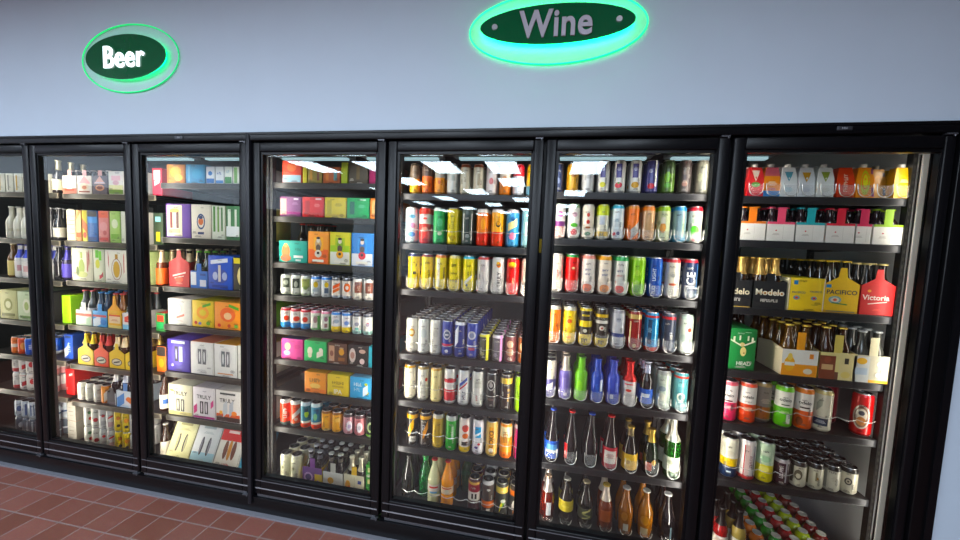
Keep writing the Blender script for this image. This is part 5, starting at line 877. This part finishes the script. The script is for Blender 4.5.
carrier(2, 6, .312, .386, .09, 'small dark carrier with white edge|2E2A34|242028|2A2630|r.5,6,80,D8D8DC,34;r.2,60,14,4A4654', 'dark bottle with white neck label|long|1E1A20|DCDCE0|N.68,.9,DCD8D4', 1, 3, .12)
carrier(2, 6, .390, .535, .110, 'white carrier with blue and orange fan|DCE4EC|B8C4D0|5A8AC8|s.4,60,70,4A84C8,40,-36;e.45,50,50,E07A3A,30;s.25,50,30,E8E8F0,-30,20;b.0,.12,C8D8E8', 'dark bottle with silver neck label|long|22222A|DCDCE4|N.68,.9,C8CCD8', 2, 3, .16)
shelf(2, 7)
TW = ['white can with green and red print', 'white can with red flower', 'silver can with red mark', 'silver can with red bow', 'yellow can with black mark', 'yellow can with dark emblem', 'white can at row end']
TE = ['sleek|E0DED4|C8C8C8|e.7,18,22,4A8A5A,4;e.4,22,24,C84A44,10', 'sleek|E0DED4|C8C8C8|e.4,24,28,C83E3E;l.8,24,2,A8A8A0', 'sleek|DAD8D4|C8C8C8|e.66,18,20,C84444;r.3,24,30,B8B6B4', 'sleek|DAD8D4|C8C8C8|s.66,26,12,C84444,14;r.3,26,34,C8A8A8', 'sleek|DCC22A|C8C8A8|e.66,20,24,C87A2A;e.3,18,22,2A261A', 'sleek|DABF28|C8C8A8|e.6,26,30,D8902A;e.3,20,20,2A261A', 'sleek|DCDAD4|C8C8C8|l.6,30,5,A8A8A4']
A = [.114 + .0645 * i for i in range(7)]
cans(2, 7, A, 0, 3, ['lower ' + a + '|' + b for a, b in zip(TW, TE)])
cans(2, 7, A, 0, 3, ['upper ' + a + '|' + b for a, b in zip(TW, TE)], dz=.1415)
# stock at the right end of the second shelf unit, seen past the third door's edge
for s, sp in ((3, 'orange labelled dark bottle|long|5A2A16|D8C8B0|L.05,.5,E8702A;N.66,.95,D8C8A0'), (6, 'brown bottle with white label|long|3A2016|C8C8C8|L.08,.48,D8D4CC;r.28,30,30,3A64B0')):
    bottles(2, s, [.726], 4, [sp], 9, y0=.165)
carton(2, 2, .686, .762, .20, .24, y=.178, spec='dark green bottle box at shelf end|2E3E2A|24321E|344430|r.8,40,30,8AC0C8;r.25,30,60,C8B83A')
carton(2, 1, .686, .762, .17, .20, y=.178, spec='red and white upright box|C83048|A02438|D8D4D0|r.75,50,60,D8D0D0;s.5,40,30,E4DCDC,20')
carton(2, 4, .686, .762, .12, .24, y=.178, spec='box with red and green panels|3A7A44|2E6236|B83A34|r.7,50,40,C84438;r.3,50,40,3A9A5A')
carton(2, 5, .686, .762, .17, .24, y=.178, spec='orange and black tall box|E07A24|2A2220|2A2220|b.62,1,2A2422;e.35,40,60,F0A04A')
bottles(2, 7, [.726], 4, ['brown bottle with cream label|long|2E1E16|D8D4CC|L.1,.5,D8D0C0'], 9, y0=.165)
# ---- first door
A = [-.51 + .0625 * i for i in range(8)]
shelf(1, 1)
for i in range(6):
    sp = ('white tilted wine box with %s stripe|E4E0D0|C8C4B4|D8D4C4|r.5,12,100,%s,-10;l.3,30,3,A8A48E' % (('tan', 'C8A86A'), ('grey', '8A8A84'), ('gold', 'C8A03A'), ('blue', '8AA0B8'), ('rose', 'C89A94'), ('green', '8AA078'))[i])
    carton(1, 1, -.56 + .075 * i, -.49 + .075 * i, .125, .12, sp)
bottles(1, 1, [-.072], 3, ['dark bottle with cream label|mini|2A2426|E0D8C0|L.1,.42,DCD6B8;N.7,.98,C8C0A0'], 7)
shelf(1, 2)
bottles(1, 2, [-.50, -.43, -.36, -.29, -.22, -.15, -.08], 3, ['white bottle with cream label|mini|D8D4C4|D8D4C8|l.3,30,4,B0A890', 'white bottle with pale shoulder|mini|DAD8CC|8A8A84|l.3,30,4,B0A890', 'white bottle with grey cap|mini|DCDAD0|A8A8A4|r.25,30,40,C8C8B8', 'cream bottle with green edge|mini|D4D4B4|8AB05A|r.25,30,40,B8C88A', 'dark bottle with silver label|mini|2A2A2A|C8C8C8|L.1,.4,C8C8C4', 'dark bottle with grey cap|mini|242428|A8A8A8|', 'dark bottle at row end|mini|202024|8A8A8A|L.1,.4,B8B4A8'])
shelf(1, 3)
bottles(1, 3, [-.50, -.435, -.37, -.305, -.24], 3, ['gold labelled bottle with brown neck|long|6A4A2A|D8C8A0|L.06,.5,DCC88A', 'white labelled bottle with blue cap|long|E0DEDC|2E3A9A|L.06,.5,E4DEDC;r.3,30,40,C89AA0;N.6,.85,3A44A0', 'pale bottle with navy cap|long|DCDAD8|2A3490|L.06,.5,E0DAD8;r.28,30,40,D0A8A8;N.6,.85,36409A', 'cream bottle with blue neck|long|DCD8CC|3A48A8|L.06,.5,E4E0D4;N.6,.85,4450A8', 'white bottle with violet neck|long|D8D4D4|4A48A8|L.06,.5,E0DCDC;N.6,.85,4A50A8'])
bottles(1, 3, [-.12, -.045], 3, ['dark bottle with silver cap|long|242226|B8B8BC|', 'violet labelled dark bottle|long|2A2440|4A44A0|L.1,.5,4A3E98;N.62,.9,4A44A0'], 6, y0=.165)
shelf(1, 4)
for a, b, sp in ((-.60, -.44, 'olive and cream box|D0CC9A|B0AC7E|C8C48E|e.5,80,90,8A8A4A;e.5,50,50,E0DCB0;r.15,120,20,7A7A44'), (-.436, -.27, 'pale green box with cream oval|C8D4B0|A8B490|C0CCA8|e.5,70,100,E4E4CC;e.5,40,60,A8B878;r.12,120,16,6A8A4A')): carton(1, 4, a, b, .20, .28, sp)
carton(1, 4, -.266, -.168, .2, .28, 'dark box behind the door frame|2E2C28|242220|34322E|')
carton(1, 4, -.090, -.010, .19, .28, y=.178, spec='bright lime green tall box|A4D82E|8ABC24|B4E048|v.5,ABCD,22,8AC01E')
shelf(1, 5)
cans(1, 5, A[:5], 0, 3, ['orange can with white band|slim12|E07A3A|C8C8C8|b.4,.6,E8DCCC', 'orange and red can|slim12|D85A34|C8C8C8|e.5,30,50,E8A06A', 'blue can with white letters|slim12|2A56B8|C8C8C8|v.5,ABCD,14,E4E8F0', 'blue can with white stripe|slim12|2850B0|C8C8C8|r.5,10,90,DCE2EE', 'royal blue can with silver foot|slim12|2A58BC|C8C8C8|b.0,.2,C8CCD4;v.6,ABC,12,E0E4EC'])
carton(1, 5, -.082, -.006, .17, .26, y=.178, spec='blue pack with white lettering|2A50B0|1E3E90|2A4698|v.5,ABCDE,22,DCE4F0,4;s.3,34,60,C8CCD0,30,-20;r.9,50,16,1E2A50')
shelf(1, 6)
for dz, pf in ((0, 'lower '), (.1205, 'upper ')):
    cans(1, 6, A[:6], 0, 2, [pf + a for a in ('white can with red foot|slim12|DEDAD4|C8C8C8|b.0,.25,B83A3E;l.7,24,4,A8A8A0', 'white can with red bow|slim12|DEDAD4|C8C8C8|s.4,34,30,B83438,16;b.84,.9,B84A4A', 'white can with red crest|slim12|DCD8D2|C8C8C8|e.55,26,40,B8383C', 'white can with red swirl|slim12|DEDAD4|C8C8C8|s.5,30,50,B83A3E,40', 'white can with red belt|slim12|DEDAD4|C8C8C8|b.3,.5,B0343A', 'white can with pink fade|slim12|DAD0CC|C8C8C8|b.0,.4,C88A8A')], dz=dz)
carton(1, 6, -.084, -.006, .18, .26, y=.178, spec='bright red tall pack|DC2420|B01C1A|C8302A|s.8,30,14,F0D8D0,10,10;r.3,20,60,C81A1A,-20;v.25,ABC,10,F0D0C8,-24')
shelf(1, 7)
for dz, pf, c, e in ((0, 'lower ', '5A6470', 'C8CCD4'), (.1205, 'upper ', 'C8D0D8', '3A5A8A')):
    cans(1, 7, A[:6], 0, 2, [pf + a for a in ('%s can with blue mountain|slim12|%s|C8C8C8|e.5,30,40,%s' % ('grey' if dz == 0 else 'white', c, e), '%s can with blue stripe|slim12|%s|C8C8C8|r.5,10,80,%s' % ('grey' if dz == 0 else 'white', c, e), '%s can with two stripes|slim12|%s|C8C8C8|r.5,6,80,%s,-8;r.5,6,80,%s,8' % ('grey' if dz == 0 else 'white', c, e, e), '%s can with navy crest|slim12|%s|C8C8C8|e.6,24,26,%s' % ('grey' if dz == 0 else 'white', c, e), '%s can with red and blue band|slim12|%s|C8C8C8|b.5,.62,%s;b.3,.38,B03A44' % ('grey' if dz == 0 else 'white', c, e), '%s can with plain belt|slim12|%s|C8C8C8|b.4,.5,%s' % ('grey' if dz == 0 else 'white', c, e))], dz=dz)
for j in range(2):
    carton(1, 7, -.086, -.008, .135, .24, y=.178, spec='%s white pack with grey print|B4B0A6|98948A|C8A898|r.5,44,6,8A8680;r.7,40,5,9A968E;r.3,40,5,9A968E' % ('lower', 'upper')[j], dz=.1375 * j)
